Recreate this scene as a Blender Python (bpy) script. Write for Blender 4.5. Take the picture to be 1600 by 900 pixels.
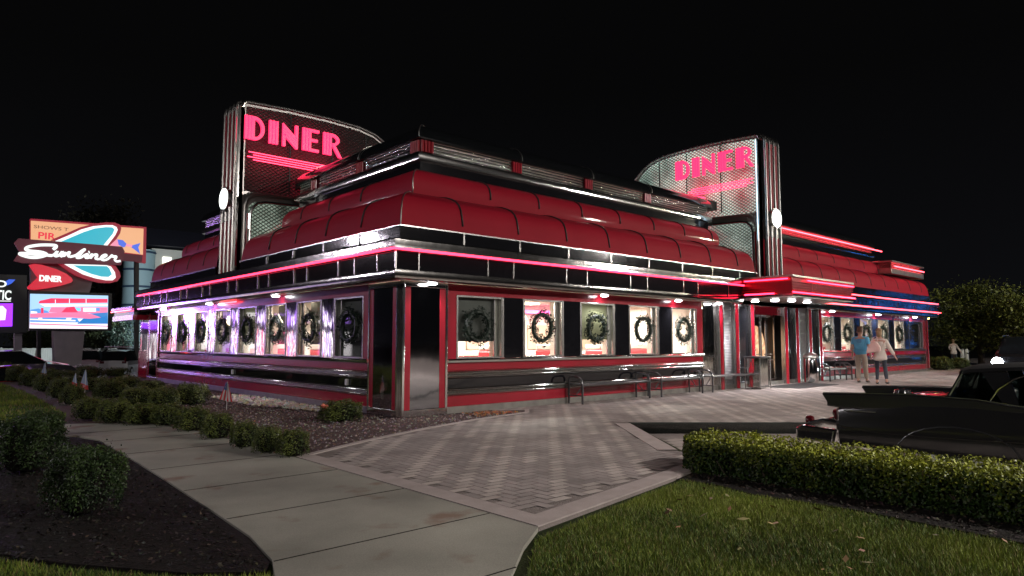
import bpy, bmesh, math, random
import numpy as np
from mathutils import Vector, Matrix, noise
random.seed(7); rng = np.random.default_rng(7)
R = math.radians; PI = math.pi
scene = bpy.context.scene
for o in list(bpy.data.objects): bpy.data.objects.remove(o)
COL = scene.collection

# ------------------------------------------------------------------ camera
YAW, PITCH, F, CAMH = 47.75, 4.5, 1060.0, 1.5
CAM = Vector((-7.445, -11.472, CAMH))
cam_d = bpy.data.cameras.new('camera'); cam = bpy.data.objects.new('camera', cam_d); COL.objects.link(cam)
cam.location = CAM
cam.rotation_euler = (R(90 + PITCH), 0, R(YAW - 90))
cam_d.sensor_width = 36; cam_d.lens = F / 1600 * 36
cam_d.clip_start = 0.1; cam_d.clip_end = 1500
scene.camera = cam

# ------------------------------------------------------------------ world: a night sky
w = bpy.data.worlds.new('World'); scene.world = w; w.use_nodes = True
nt = w.node_tree; bg = nt.nodes['Background']
tc = nt.nodes.new('ShaderNodeTexCoord'); sx = nt.nodes.new('ShaderNodeSeparateXYZ')
rp = nt.nodes.new('ShaderNodeValToRGB')
nt.links.new(tc.outputs['Generated'], sx.inputs[0]); nt.links.new(sx.outputs['Z'], rp.inputs[0])
rp.color_ramp.elements[0].position = 0.0; rp.color_ramp.elements[0].color = (.0028, .0029, .0036, 1)
rp.color_ramp.elements[1].position = 0.35; rp.color_ramp.elements[1].color = (.0013, .0013, .0014, 1)
nt.links.new(rp.outputs[0], bg.inputs[0]); bg.inputs[1].default_value = 1.0

scene.view_settings.view_transform = 'Standard'
scene.view_settings.look = 'None'
scene.view_settings.exposure = 0.5
scene.view_settings.gamma = 1.0
scene.view_settings.use_curve_mapping = False
scene.render.engine = 'CYCLES'
scene.cycles.max_bounces = 7; scene.cycles.glossy_bounces = 4; scene.cycles.transparent_max_bounces = 12
scene.cycles.sample_clamp_indirect = 4.0
scene.cycles.caustics_reflective = False; scene.cycles.caustics_refractive = False

# ------------------------------------------------------------------ pixel (1600x900) -> world point on a plane
_p, _y = R(PITCH), R(YAW)
FW = Vector((math.cos(_p)*math.cos(_y), math.cos(_p)*math.sin(_y), math.sin(_p)))
RT = Vector((math.sin(_y), -math.cos(_y), 0)); UP = RT.cross(FW)
def at(px, py, ax='z', val=0.0):
    d = FW*F + RT*(px-800) - UP*(py-450)
    i = 'xyz'.index(ax); t = (val - CAM[i]) / d[i]
    return CAM + d*t

# ------------------------------------------------------------------ materials
M = {}
def mat(name, col=(.5,.5,.5), rough=.5, metal=0., spec=.5, emit=None, es=0., bump=None, coat=0., var=None, trans=0., sheen=0, aniso=None):
    """bump=(scale,strength,dist)  var=(scale, colour2, sharp)"""
    m = bpy.data.materials.new(name); m.use_nodes = True; n = m.node_tree; b = n.nodes['Principled BSDF']
    b.inputs['Base Color'].default_value = (*col, 1); b.inputs['Roughness'].default_value = rough
    b.inputs['Metallic'].default_value = metal; b.inputs['Specular IOR Level'].default_value = spec
    b.inputs['Coat Weight'].default_value = coat; b.inputs['Coat Roughness'].default_value = .06
    if emit: b.inputs['Emission Color'].default_value = (*emit, 1); b.inputs['Emission Strength'].default_value = es
    tc = n.nodes.new('ShaderNodeTexCoord')
    if bump:
        t = n.nodes.new('ShaderNodeTexNoise'); t.inputs['Scale'].default_value = bump[0]; t.inputs['Detail'].default_value = 3
        bp = n.nodes.new('ShaderNodeBump'); bp.inputs['Strength'].default_value = bump[1]; bp.inputs['Distance'].default_value = bump[2]
        if aniso:
            mp = n.nodes.new('ShaderNodeMapping'); mp.inputs['Scale'].default_value = (1,1,aniso)
            n.links.new(tc.outputs['Object'], mp.inputs[0]); n.links.new(mp.outputs[0], t.inputs['Vector'])
        else: n.links.new(tc.outputs['Object'], t.inputs['Vector'])
        n.links.new(t.outputs['Fac'], bp.inputs['Height'])
        n.links.new(bp.outputs[0], b.inputs['Normal'])
    if var:
        t = n.nodes.new('ShaderNodeTexNoise'); t.inputs['Scale'].default_value = var[0]; t.inputs['Detail'].default_value = 5
        r = n.nodes.new('ShaderNodeValToRGB'); s = var[2] if len(var) > 2 else .2
        r.color_ramp.elements[0].position = .5 - s; r.color_ramp.elements[1].position = .5 + s
        r.color_ramp.elements[0].color = (*col, 1); r.color_ramp.elements[1].color = (*var[1], 1)
        n.links.new(tc.outputs['Object'], t.inputs['Vector']); n.links.new(t.outputs['Fac'], r.inputs[0])
        n.links.new(r.outputs[0], b.inputs['Base Color'])
    M[name] = m; return m
def emis(name, col, s):
    return mat(name, col=(.02,.02,.02), rough=.3, emit=col, es=s)

mat('chrome', (.74,.73,.71), .12, 1., bump=(1.3,.32,.02))
mat('chrome_dim', (.33,.32,.31), .12, 1., bump=(1.3,.32,.02))
mat('chrome_clean', (.52,.51,.50), .27, 1.)
mat('chrome_wavy', (.72,.71,.70), .07, 1., bump=(2.2,.55,.035), aniso=.3)
mat('brushed', (.42,.40,.375), .36, 1., bump=(8,.15,.01), var=(3,(.38,.37,.36)))
mat('base_steel', (.42,.41,.38), .35, .9, var=(5,(.3,.29,.27)))
mat('red_enamel', (.34,.009,.026), .24, 0., coat=.35, bump=(2.5,.2,.015), var=(1.2,(.24,.009,.017),.3))
mat('red_vault', (.33,.008,.024), .6, 0., spec=.12, coat=.32, bump=(1.0,.10,.010), var=(.7,(.28,.007,.020),.25))
mat('wing_glass', (.006,.006,.009), .02, 0., spec=.7, bump=(2.4,.5,.03))
mat('red_gloss', (.32,.008,.02), .15, 0., coat=.6)
mat('black_glass', (.006,.006,.008), .06, 0., spec=.7, bump=(1.2,.25,.02))
mat('black_panel', (.008,.008,.010), .09, 0., spec=.6, bump=(1.6,.22,.02))
mat('mirror_dark', (.38,.38,.40), .06, 1., bump=(1.3,.30,.02), aniso=.4)
mat('black_rub', (.012,.012,.012), .5)
mat('black_metal', (.035,.036,.04), .3, 0., spec=.8, coat=.4)
mat('black_paint', (.006,.007,.008), .13, 0., coat=.8)
mat('white', (.7,.7,.68), .5, var=(4,(.6,.6,.58)))
mat('cream', (.68,.64,.57), .6, var=(1.5,(.60,.56,.49)))
mat('cream_tile', (.5,.4,.3), .4)
mat('floor_tile', (.3,.2,.17), .3)
mat('booth_red', (.4,.03,.04), .4)
mat('table_white', (.6,.55,.5), .3)
mat('blind_grey', (.13,.13,.12), .7, var=(2,(.1,.1,.095)))
mat('blind_olive', (.22,.22,.12), .7, emit=(.45,.42,.25), es=.18)
mat('leaf_wreath', (.006,.014,.008), .5, var=(30,(.014,.028,.016)))
mat('wood', (.05,.035,.025), .8)
mat('rubber', (.012,.012,.012), .8)
emis('neon_pink', (1.,.030,.080), 4.2)
emis('neon_letter', (1.,.026,.105), 1.6)
emis('neon_red', (1.,.05,.07), 8.)
emis('neon_white', (.85,.95,1.), 6.)
emis('lamp_white', (1.,.97,1.), 22.)
emis('lamp_far', (.9,.97,1.), 60.)
emis('clock_face', (.95,1.,.95), 3.)
emis('ceiling_lamp', (1.,.86,.62), 14.)
emis('pendant', (1.,.8,.55), 6.)
emis('cove_pink', (1.,.08,.35), 5.)
emis('blue_bulb', (.03,.25,1.), 4.5)
emis('yellow_lamp', (1.,.85,.2), 14.)

def glass():
    m = bpy.data.materials.new('pane_glass'); m.use_nodes = True; n = m.node_tree; n.nodes.clear()
    o = n.nodes.new('ShaderNodeOutputMaterial'); mx = n.nodes.new('ShaderNodeMixShader')
    t = n.nodes.new('ShaderNodeBsdfTransparent'); g = n.nodes.new('ShaderNodeBsdfGlossy'); lw = n.nodes.new('ShaderNodeLayerWeight'); lw.inputs[0].default_value = .5
    pw = n.nodes.new('ShaderNodeMath'); pw.operation = 'POWER'; pw.inputs[1].default_value = 5; n.links.new(lw.outputs['Facing'], pw.inputs[0])
    f = n.nodes.new('ShaderNodeMath'); f.operation = 'MULTIPLY_ADD'; f.inputs[1].default_value = .8; f.inputs[2].default_value = .05; n.links.new(pw.outputs[0], f.inputs[0])
    t.inputs[0].default_value = (.93,.95,.94,1); g.inputs['Roughness'].default_value = .03
    n.links.new(f.outputs[0], mx.inputs[0]); n.links.new(t.outputs[0], mx.inputs[1]); n.links.new(g.outputs[0], mx.inputs[2])
    n.links.new(mx.outputs[0], o.inputs[0]); M['pane'] = m
    k = m.copy(); k.name = 'tinted_glass'; M['tinted'] = k
    for q in k.node_tree.nodes:
        if q.type == 'BSDF_TRANSPARENT': q.inputs[0].default_value = (.22,.26,.25,1)
glass()

def quilt(name, col, rough, metal, emitc=None, es=0., sc=9.):
    """stainless sheet pressed with a diamond quilt; the lit one glows through its cells"""
    m = mat(name, col, rough, metal); n = m.node_tree; b = n.nodes['Principled BSDF']
    tc = n.nodes.new('ShaderNodeTexCoord')
    def wave(axis):
        mp = n.nodes.new('ShaderNodeMapping'); mp.inputs['Rotation'].default_value = axis
        wv = n.nodes.new('ShaderNodeTexWave'); wv.inputs['Scale'].default_value = sc/ 3.0
        n.links.new(tc.outputs['Object'], mp.inputs[0]); n.links.new(mp.outputs[0], wv.inputs[0]); return wv
    return m, n, b, tc
def quilt_mat(name, horiz, col, rough, metal, emitc=None, es=0.):
    m = mat(name, col, rough, metal); n = m.node_tree; b = n.nodes['Principled BSDF']
    tc = n.nodes.new('ShaderNodeTexCoord'); s = n.nodes.new('ShaderNodeSeparateXYZ'); n.links.new(tc.outputs['Object'], s.inputs[0])
    def math_(op, a, c):
        k = n.nodes.new('ShaderNodeMath'); k.operation = op
        for i, v in enumerate((a, c)):
            if v is None: continue
            if isinstance(v, (int, float)): k.inputs[i].default_value = v
            else: n.links.new(v, k.inputs[i])
        return k.outputs[0]
    h = s.outputs[horiz]; z = s.outputs['Z']
    k = 2*PI/.17
    a = math_('ABSOLUTE', math_('SINE', math_('MULTIPLY', math_('ADD', h, math_('MULTIPLY', z, 1.5)), k/2), None), None)
    c = math_('ABSOLUTE', math_('SINE', math_('MULTIPLY', math_('SUBTRACT', h, math_('MULTIPLY', z, 1.5)), k/2), None), None)
    mm = math_('MINIMUM', a, c)
    bp = n.nodes.new('ShaderNodeBump'); bp.inputs['Strength'].default_value = 1.; bp.inputs['Distance'].default_value = .05
    n.links.new(mm, bp.inputs['Height']); n.links.new(bp.outputs[0], b.inputs['Normal'])
    if emitc:
        t = n.nodes.new('ShaderNodeTexNoise'); t.inputs['Scale'].default_value = 1.1; n.links.new(tc.outputs['Object'], t.inputs['Vector'])
        r = n.nodes.new('ShaderNodeValToRGB'); r.color_ramp.elements[0].position = .22; r.color_ramp.elements[1].position = .75
        n.links.new(mm, r.inputs[0])
        st = math_('MULTIPLY', math_('MULTIPLY', r.outputs[0], es), math_('ADD', math_('MULTIPLY', t.outputs['Fac'], 1.6), -.35))
        b.inputs['Emission Color'].default_value = (*emitc, 1); n.links.new(st, b.inputs['Emission Strength'])
    return m
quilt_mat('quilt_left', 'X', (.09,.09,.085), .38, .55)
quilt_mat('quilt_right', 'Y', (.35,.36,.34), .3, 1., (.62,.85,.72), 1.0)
quilt_mat('quilt_low_left', 'X', (.62,.62,.56), .25, 1., (.6,.75,.6), .55)  # faint emission in both low panels stands for lamp light falling on the mesh
quilt_mat('quilt_low_right', 'Y', (.62,.62,.56), .25, 1., (.6,.75,.65), .55)

def striped(name, c1, c2, axis, per, rough, metal):
    m = mat(name, c1, rough, metal); n = m.node_tree; b = n.nodes['Principled BSDF']
    tc = n.nodes.new('ShaderNodeTexCoord'); s = n.nodes.new('ShaderNodeSeparateXYZ'); n.links.new(tc.outputs['Object'], s.inputs[0])
    mu = n.nodes.new('ShaderNodeMath'); mu.operation = 'MULTIPLY'; mu.inputs[1].default_value = 2*PI/per
    n.links.new(s.outputs[axis], mu.inputs[0]); si = n.nodes.new('ShaderNodeMath'); si.operation = 'SINE'; n.links.new(mu.outputs[0], si.inputs[0])
    bp = n.nodes.new('ShaderNodeBump'); bp.inputs['Strength'].default_value = .8; bp.inputs['Distance'].default_value = per*.3
    n.links.new(si.outputs[0], bp.inputs['Height']); n.links.new(bp.outputs[0], b.inputs['Normal'])
    return m
striped('corrugated', (.45,.44,.42), None, 'Z', .075, .22, 1.)
striped('ribbed', (.36,.36,.37), None, 'Z', .05, .3, .9)

# ground materials
def ground_mat(name, c1, c2, sc, rough=.85, c3=None, bumpd=.02, bumps=60, spots=None):
    m = mat(name, c1, rough, spec=.12, var=(sc, c2, .25), bump=(bumps,.6,bumpd))
    return m
def concrete_mat():
    m = mat('path_concrete', (.33,.34,.29), .85); n = m.node_tree; b = n.nodes['Principled BSDF']
    tc = n.nodes.new('ShaderNodeTexCoord')
    def nz(s, d=6):
        t = n.nodes.new('ShaderNodeTexNoise'); t.inputs['Scale'].default_value = s; t.inputs['Detail'].default_value = d
        n.links.new(tc.outputs['Object'], t.inputs['Vector']); return t.outputs['Fac']
    def ramp(f, p0, p1, c0, c1):
        r = n.nodes.new('ShaderNodeValToRGB'); r.color_ramp.elements[0].position = p0; r.color_ramp.elements[1].position = p1
        r.color_ramp.elements[0].color = (*c0,1); r.color_ramp.elements[1].color = (*c1,1); n.links.new(f, r.inputs[0]); return r.outputs[0]
    def mul(a, c):
        k = n.nodes.new('ShaderNodeMixRGB'); k.blend_type = 'MULTIPLY'; k.inputs[0].default_value = 1
        n.links.new(a, k.inputs[1]); n.links.new(c, k.inputs[2]); return k.outputs[0]
    a = ramp(nz(.8,4), .3, .72, (.15,.145,.12), (.285,.275,.23))
    s = ramp(nz(1.7, 3), .60, .70, (1,1,1), (.70,.48,.42))
    f = ramp(nz(90, 2), .35, .7, (.86,.86,.86), (1.1,1.1,1.1))
    n.links.new(mul(mul(a, s), f), b.inputs['Base Color'])
    bp = n.nodes.new('ShaderNodeBump'); bp.inputs['Strength'].default_value = .4; bp.inputs['Distance'].default_value = .004
    n.links.new(nz(140, 3), bp.inputs['Height']); n.links.new(bp.outputs[0], b.inputs['Normal'])
concrete_mat()
ground_mat('asphalt', (.045,.042,.045), (.06,.056,.058), 2.)
ground_mat('soil', (.007,.006,.006), (.014,.011,.009), 12., bumps=40, bumpd=.05)
ground_mat('mulch_red', (.055,.036,.034), (.10,.070,.068), 14., bumps=35, bumpd=.05)
ground_mat('lawn_base', (.014,.022,.006), (.024,.030,.010), 3., bumps=50, bumpd=.03)
ground_mat('joint', (.15,.13,.12), (.20,.17,.16), 6.)
ground_mat('border_brick', (.27,.23,.215), (.34,.295,.28), 5., bumpd=.004)
ground_mat('kerb_dark', (.02,.025,.022), (.03,.035,.03), 4.)
def attr_mat(name, rough, sc=1.0, trans=0., bump=None):
    m = mat(name, (.3,.3,.3), rough, spec=.25, bump=bump); n = m.node_tree; b = n.nodes['Principled BSDF']
    a = n.nodes.new('ShaderNodeAttribute'); a.attribute_name = 'Col'
    t = n.nodes.new('ShaderNodeTexNoise'); t.inputs['Scale'].default_value = 1.3; t.inputs['Detail'].default_value = 4
    tc = n.nodes.new('ShaderNodeTexCoord'); n.links.new(tc.outputs['Object'], t.inputs['Vector'])
    r = n.nodes.new('ShaderNodeValToRGB'); r.color_ramp.elements[0].color = (.72,.72,.72,1); r.color_ramp.elements[1].color = (1.15,1.15,1.15,1)
    r.color_ramp.elements[0].position = .3; r.color_ramp.elements[1].position = .7
    k = n.nodes.new('ShaderNodeMixRGB'); k.blend_type = 'MULTIPLY'; k.inputs[0].default_value = 1
    n.links.new(t.outputs['Fac'], r.inputs[0]); n.links.new(a.outputs['Color'], k.inputs[1]); n.links.new(r.outputs[0], k.inputs[2])
    n.links.new(k.outputs[0], b.inputs['Base Color']); return m
attr_mat('paver', .85, bump=(120,.4,.004))
attr_mat('leaf', .5)
attr_mat('grass', .6)
attr_mat('stone', .7)

# ------------------------------------------------------------------ object helpers
def obj(name, me, parent=None, loc=None):
    o = bpy.data.objects.new(name, me); COL.objects.link(o)
    if parent: o.parent = parent
    if loc is not None: o.location = loc
    return o
def tag(o, label=None, cat=None, group=None, kind=None):
    if label: o['label'] = label
    if cat: o['category'] = cat
    if group: o['group'] = group
    if kind: o['kind'] = kind
    return o
def thing(name, label, cat, loc=(0,0,0), rz=0., group=None):
    o = bpy.data.objects.new(name, None); COL.objects.link(o); o.location = loc; o.rotation_euler = (0,0,rz); o.empty_display_size = .2
    return tag(o, label, cat, group)
def dup(root, loc, rz, label=None):
    r = root.copy(); COL.objects.link(r); r.location = loc; r.rotation_euler = (0,0,rz)
    if label: r['label'] = label
    for ch in root.children:
        c = ch.copy(); COL.objects.link(c); c.parent = r
        for g in ch.children:
            d = g.copy(); COL.objects.link(d); d.parent = c
    return r

class MB:
    def __init__(s): s.v = []; s.f = []; s.c = []
    def add(s, vs, fs, col=None):
        k = len(s.v); s.v += [tuple(v) for v in vs]; s.f += [tuple(i+k for i in f) for f in fs]
        if col is not None: s.c += [col]*len(fs)
    def box(s, x0, x1, y0, y1, z0, z1, col=None):
        s.add([(x0,y0,z0),(x1,y0,z0),(x1,y1,z0),(x0,y1,z0),(x0,y0,z1),(x1,y0,z1),(x1,y1,z1),(x0,y1,z1)],
              [(0,3,2,1),(4,5,6,7),(0,1,5,4),(1,2,6,5),(2,3,7,6),(3,0,4,7)], col); return s
    def prism(s, poly, f0, f1, col=None):
        """poly: list of 2-D points, f0/f1 map a 2-D point to the near / far 3-D point"""
        n = len(poly); a = [f0(*p) for p in poly]; b = [f1(*p) for p in poly]
        s.add(a+b, [tuple(range(n)), tuple(range(2*n-1, n-1, -1))] + [(i, i+n, (i+1)%n+n, (i+1)%n) for i in range(n)], col); return s
    def slab(s, poly, z0, z1): return s.prism(poly[::-1], lambda x,y:(x,y,z1), lambda x,y:(x,y,z0))
    def tube(s, pts, r, n=8, closed=False, taper=None):
        pts = [Vector(p) for p in pts]; m = len(pts); vs = []; up = Vector((0,0,1)); prev = None
        for i, p in enumerate(pts):
            a = pts[(i-1) % m] if (closed or i > 0) else p; b = pts[(i+1) % m] if (closed or i < m-1) else p
            t = (b-a); t = t.normalized() if t.length > 1e-9 else Vector((0,0,1))
            if prev is None:
                q = up if abs(t.z) < .9 else Vector((1,0,0)); u = (q - t*q.dot(t)).normalized()
            else: u = (prev - t*prev.dot(t)); u = u.normalized() if u.length > 1e-6 else Vector((1,0,0))
            prev = u; w_ = t.cross(u); rr = r if taper is None else r*taper[i]
            vs += [p + (u*math.cos(2*PI*k/n) + w_*math.sin(2*PI*k/n))*rr for k in range(n)]
        fs = []
        for i in range(m if closed else m-1):
            j = (i+1) % m
            fs += [(i*n+k, i*n+(k+1)%n, j*n+(k+1)%n, j*n+k) for k in range(n)]
        if not closed: fs += [tuple(range(n-1,-1,-1)), tuple(range((m-1)*n, m*n))]
        s.add(vs, fs); return s
    def sweep(s, prof, path, zoff=0.):
        """profile [(o,z)] swept along an open XY path with mitred corners; o = distance to the left of travel"""
        P = [Vector((p[0],p[1])) for p in path]; m = len(P); nn = len(prof); vs = []
        dirs = [(P[i+1]-P[i]).normalized() for i in range(m-1)]
        for i in range(m):
            if i == 0: mit = Vector((-dirs[0].y, dirs[0].x))
            elif i == m-1: mit = Vector((-dirs[-1].y, dirs[-1].x))
            else:
                a = Vector((-dirs[i-1].y, dirs[i-1].x)); b = Vector((-dirs[i].y, dirs[i].x)); q = (a+b).normalized(); mit = q / q.dot(a)
            vs += [(P[i].x+mit.x*o, P[i].y+mit.y*o, z+zoff) for o, z in prof]
        fs = []
        for i in range(m-1):
            fs += [(i*nn+k, (i+1)*nn+k, (i+1)*nn+k+1, i*nn+k+1) for k in range(nn-1)]
        s.add(vs, fs); return s
    def lathe(s, prof, c=(0,0,0), n=20):
        vs = []; fs = []; m = len(prof)
        for r, z in prof: vs += [(c[0]+r*math.cos(2*PI*k/n), c[1]+r*math.sin(2*PI*k/n), c[2]+z) for k in range(n)]
        for i in range(m-1): fs += [(i*n+k, i*n+(k+1)%n, (i+1)*n+(k+1)%n, (i+1)*n+k) for k in range(n)]
        fs += [tuple(range(n-1,-1,-1)), tuple(range((m-1)*n, m*n))]
        s.add(vs, fs); return s
    def xf(s, mtx): s.v = [tuple(mtx @ Vector(v)) for v in s.v]; return s
    def build(s, name, m, parent=None, smooth=False, loc=None, bevel=0.):
        me = bpy.data.meshes.new(name); me.from_pydata(s.v, [], s.f); me.materials.append(M[m] if isinstance(m, str) else m)
        if s.c:
            ca = me.color_attributes.new('Col', 'FLOAT_COLOR', 'CORNER'); arr = np.ones((len(me.loops), 4), dtype=np.float32)
            cs = np.array(s.c, dtype=np.float32); cnt = np.array([len(f) for f in s.f]); arr[:, :3] = np.repeat(cs, cnt, axis=0)
            ca.data.foreach_set('color', arr.ravel())
        if smooth:
            me.polygons.foreach_set('use_smooth', [True]*len(me.polygons))
            if smooth != 'all': me.set_sharp_from_angle(angle=R(40))
        me.update(); o = obj(name, me, parent, loc)
        if bevel:
            b = o.modifiers.new('bevel', 'BEVEL'); b.width = bevel; b.segments = 2; b.limit_method = 'ANGLE'
        return o

def quads_mesh(name, centers, normals, sizes, cols, m, parent=None, aspect=.6, loc=None):
    """many small leaf-shaped quads (diamonds)"""
    n = len(centers); c = np.asarray(centers, float); nn = np.asarray(normals, float)
    nn /= np.linalg.norm(nn, axis=1)[:, None] + 1e-9
    t = rng.normal(size=(n,3)); u = np.cross(nn, t); u /= np.linalg.norm(u, axis=1)[:, None] + 1e-9; v = np.cross(nn, u)
    s = np.asarray(sizes)[:, None]
    pts = np.stack([c+u*s, c+v*s*aspect, c-u*s, c-v*s*aspect], axis=1).reshape(-1, 3)
    me = bpy.data.meshes.new(name); me.vertices.add(4*n); me.vertices.foreach_set('co', pts.ravel().astype(np.float32))
    me.loops.add(4*n); me.loops.foreach_set('vertex_index', np.arange(4*n, dtype=np.int32))
    me.polygons.add(n); me.polygons.foreach_set('loop_start', np.arange(0, 4*n, 4, dtype=np.int32))
    me.polygons.foreach_set('loop_total', np.full(n, 4, dtype=np.int32))
    me.materials.append(M[m]); ca = me.color_attributes.new('Col', 'FLOAT_COLOR', 'CORNER')
    arr = np.ones((4*n, 4), dtype=np.float32); arr[:, :3] = np.repeat(np.asarray(cols, np.float32), 4, axis=0); ca.data.foreach_set('color', arr.ravel())
    me.update(); me.validate(); 
    return me if parent == 'mesh' else obj(name, me, parent, loc)

def in_poly(x, y, poly):
    c = False; j = len(poly)-1
    for i in range(len(poly)):
        xi, yi = poly[i]; xj, yj = poly[j]
        if (yi > y) != (yj > y) and x < (xj-xi)*(y-yi)/(yj-yi)+xi: c = not c
        j = i
    return c
def scatter(poly, n):
    xs = [p[0] for p in poly]; ys = [p[1] for p in poly]; out = []
    while len(out) < n:
        k = 4*n; X = rng.uniform(min(xs), max(xs), k); Y = rng.uniform(min(ys), max(ys), k)
        for x, y in zip(X, Y):
            if in_poly(x, y, poly): out.append((x, y))
            if len(out) >= n: break
    return out

# ================================================================== GROUND
def zt(x, y):   # the street to the north lies lower than the diner
    a = min(max((y-24)/14, 0), 1); b = min(max((14-x)/6, 0), 1); s = a*a*(3-2*a); q = b*b*(3-2*b)
    return -.2 - .75*s*q
mb = MB(); NX = 60; gx = [-260+520*(i/NX) for i in range(NX+1)]; gx = sorted(set(gx+[8,9,10,11,12,13,14])); gy = sorted(set([-200+480*(i/40) for i in range(41)]+[24,26,28,30,32,34,36,38]))
vs = [(x,y,zt(x,y)) for y in gy for x in gx]; nx = len(gx)
mb.add(vs, [(j*nx+i, j*nx+i+1, (j+1)*nx+i+1, (j+1)*nx+i) for j in range(len(gy)-1) for i in range(nx-1)])
tag(mb.build('ground', 'asphalt', smooth=True), kind='structure')

KERB_A = (2.6, -3.63); KD = Vector((.74,-.67)).normalized(); KB = (KERB_A[0]+KD.x*13, KERB_A[1]+KD.y*13)
lawn_poly = [(-60,-40),(.62,-40),(.62,-6.2),(2.3,-4.1),(2.3,26),(-60,26)]
tag(MB().slab(lawn_poly, -.19, -.035).build('lawn', 'lawn_base'), kind='structure')
# parking bay of pavers, lower than the plaza
tag(MB().slab([(.66,-40),(.66,-6.1),(2.55,-3.75),(KB[0]-.05,KB[1]-.05),(KB[0]+30,KB[1]-.05),(KB[0]+30,-40)], -.19, -.165).build('parking_bay', 'joint'), kind='structure')
plaza = [(-3.5,-2.92),(-3.5,-7.45),(-.92,-7.02),(.62,-6.7),(.62,-6.0),KERB_A,KB,(70,KB[1]),(70,6),(31.9,6),(31.9,.3),(2.3,.3),(2.3,-.1),(2.9,-.5),(2.56,-.86),(.93,-1.16),(-.94,-1.76),(-2.2,-2.28)]
tag(MB().slab(plaza, -.19, -.004).build('plaza', 'joint'), kind='structure')
# path slabs with tooled joints
pth_r = [(-5.2,-14),(-4.95,-9.4),(-4.5,-8.2),(-3.95,-7.75),(-3.505,-7.45),(-3.505,-2.92),(-3.55,.2),(-3.62,.81),(-3.89,2.27),(-4.4,2.9),(-5.1,3.25),(-7,3.5),(-12,3.6)]
pth_l = [(-7.2,-14),(-6.5,-9.4),(-5.95,-8.0),(-5.6,-7.25),(-5.44,-6.81),(-5.33,-6.13),(-5.27,-5.1),(-5.18,-3.39),(-5.1,-1.35),(-5.05,.5),(-5.2,1.3),(-5.9,1.75),(-12,1.9)]
def lerp_path(P, k):
    L = [0]
    for a, b in zip(P, P[1:]): L.append(L[-1]+math.dist(a,b))
    out = []
    for i in range(k+1):
        d = L[-1]*i/k; j = max(0, min(len(P)-2, next((q for q in range(len(L)-1) if L[q+1] >= d-1e-9), len(P)-2)))
        t = (d-L[j])/(L[j+1]-L[j]); out.append((P[j][0]+(P[j+1][0]-P[j][0])*t, P[j][1]+(P[j+1][1]-P[j][1])*t))
    return out
path_poly = pth_r + pth_l[::-1]
tag(MB().slab(path_poly, -.19, .002).build('path', 'path_concrete'), kind='structure')
mb = MB()
def x_in(P, y):
    for a, b in zip(P, P[1:]):
        if min(a[1],b[1]) <= y <= max(a[1],b[1]): return a[0]+(b[0]-a[0])*(y-a[1])/(b[1]-a[1]+1e-9)
for y in [-8.05,-6.85,-5.5,-4.1,-2.65,-1.2,.25,1.6]:
    a, b = x_in(pth_l, y), x_in(pth_r, y+.02)
    if a is not None and b is not None: mb.box(a+.01, b-.01, y-.006, y+.006, .0, .0045)
tag(mb.build('path_joint', 'soil'), kind='structure')
# border course of the plaza and thin concrete edging along the planting bed
def strip(poly, wd, z0, z1, name, m, side=1):
    mb = MB(); mb.sweep([(0,z0),(0,z1),(wd*side,z1),(wd*side,z0)], poly); return tag(mb.build(name, m), kind='structure')
strip([(-3.5,-2.95),(-3.5,-7.44),(-.92,-7.02),(.6,-6.72)], .24, -.1, .009, 'plaza_border', 'border_brick')
strip([KERB_A,(.66,-5.95)], .28, -.1, .007, 'plaza_border', 'border_brick', -1)
strip([(2.3,-.1),(2.9,-.5),(2.56,-.86),(.93,-1.16),(-.94,-1.76),(-2.2,-2.28),(-3.49,-2.93)], .1, -.1, .010, 'bed_edging', 'border_brick')
strip([KERB_A, KB], .16, -.19, .008, 'kerb', 'kerb_dark')
# herringbone pavers, the courses laid across lighter than the ones laid along
def herring(poly, x0, x1, y0, y1, z, a, name, dens=1., tone=1.):
    mb = MB(); g = .006
    K = int((x1-x0)/a)+4; J = int((y1-y0)/a)+4
    for j in range(-2, J):
        for i in range(-2, K):
            q = (i - j) % 4
            if q == 0: w_, h_ = 2*a, a; light = True
            elif q == 3: w_, h_ = a, 2*a; light = False
            else: continue
            X = x0+i*a; Y = y0+j*a
            cx, cy = X+w_/2, Y+h_/2
            if not all(in_poly(px, py, poly) for px, py in ((X+.02,Y+.02),(X+w_-.02,Y+.02),(X+w_-.02,Y+h_-.02),(X+.02,Y+h_-.02))): continue
            r = random.uniform(.90,1.08)*tone
            if light and ((cx-cy)/1.414+.18*noise.noise(Vector((cx*.4,cy*.4,0)))) % .84 < .24: light = False
            c = (.37*r,.325*r,.295*r) if light else (.275*r,.24*r,.225*r)
            if light and random.random() < .12: c = tuple(k*.75 for k in c)
            zz = z+random.uniform(-.0012,.0012)
            mb.add([(X+g,Y+g,zz),(X+w_-g,Y+g,zz),(X+w_-g,Y+h_-g,zz),(X+g,Y+h_-g,zz)], [(0,1,2,3)], c)
    return tag(mb.build(name, 'paver'), kind='structure')
ins = [(-3.25,-3.1),(-3.25,-7.12),(-.92,-6.76),(.4,-6.5),(.42,-6.05),(2.55,-3.62+.28),(2.8,-3.75),(KB[0]+.15,KB[1]+.2),(45,KB[1]+.2),(45,6),(31.9,6),(31.9,.3),(2.3,.3),(2.35,0),(3.05,-.5),(2.62,-.98),(.95,-1.28),(-.92,-1.88),(-2.15,-2.4)]
herring(ins, -3.6, 34, -10.6, 1, .003, .118, 'plaza_pavers')
herring([(.75,-16),(.75,-6.3),(2.5,-4.0),(KB[0]-.3,KB[1]-.1),(14,-16)], .6, 14, -16, -3.6, -.160, .2, 'bay_pavers', tone=.8)

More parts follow.
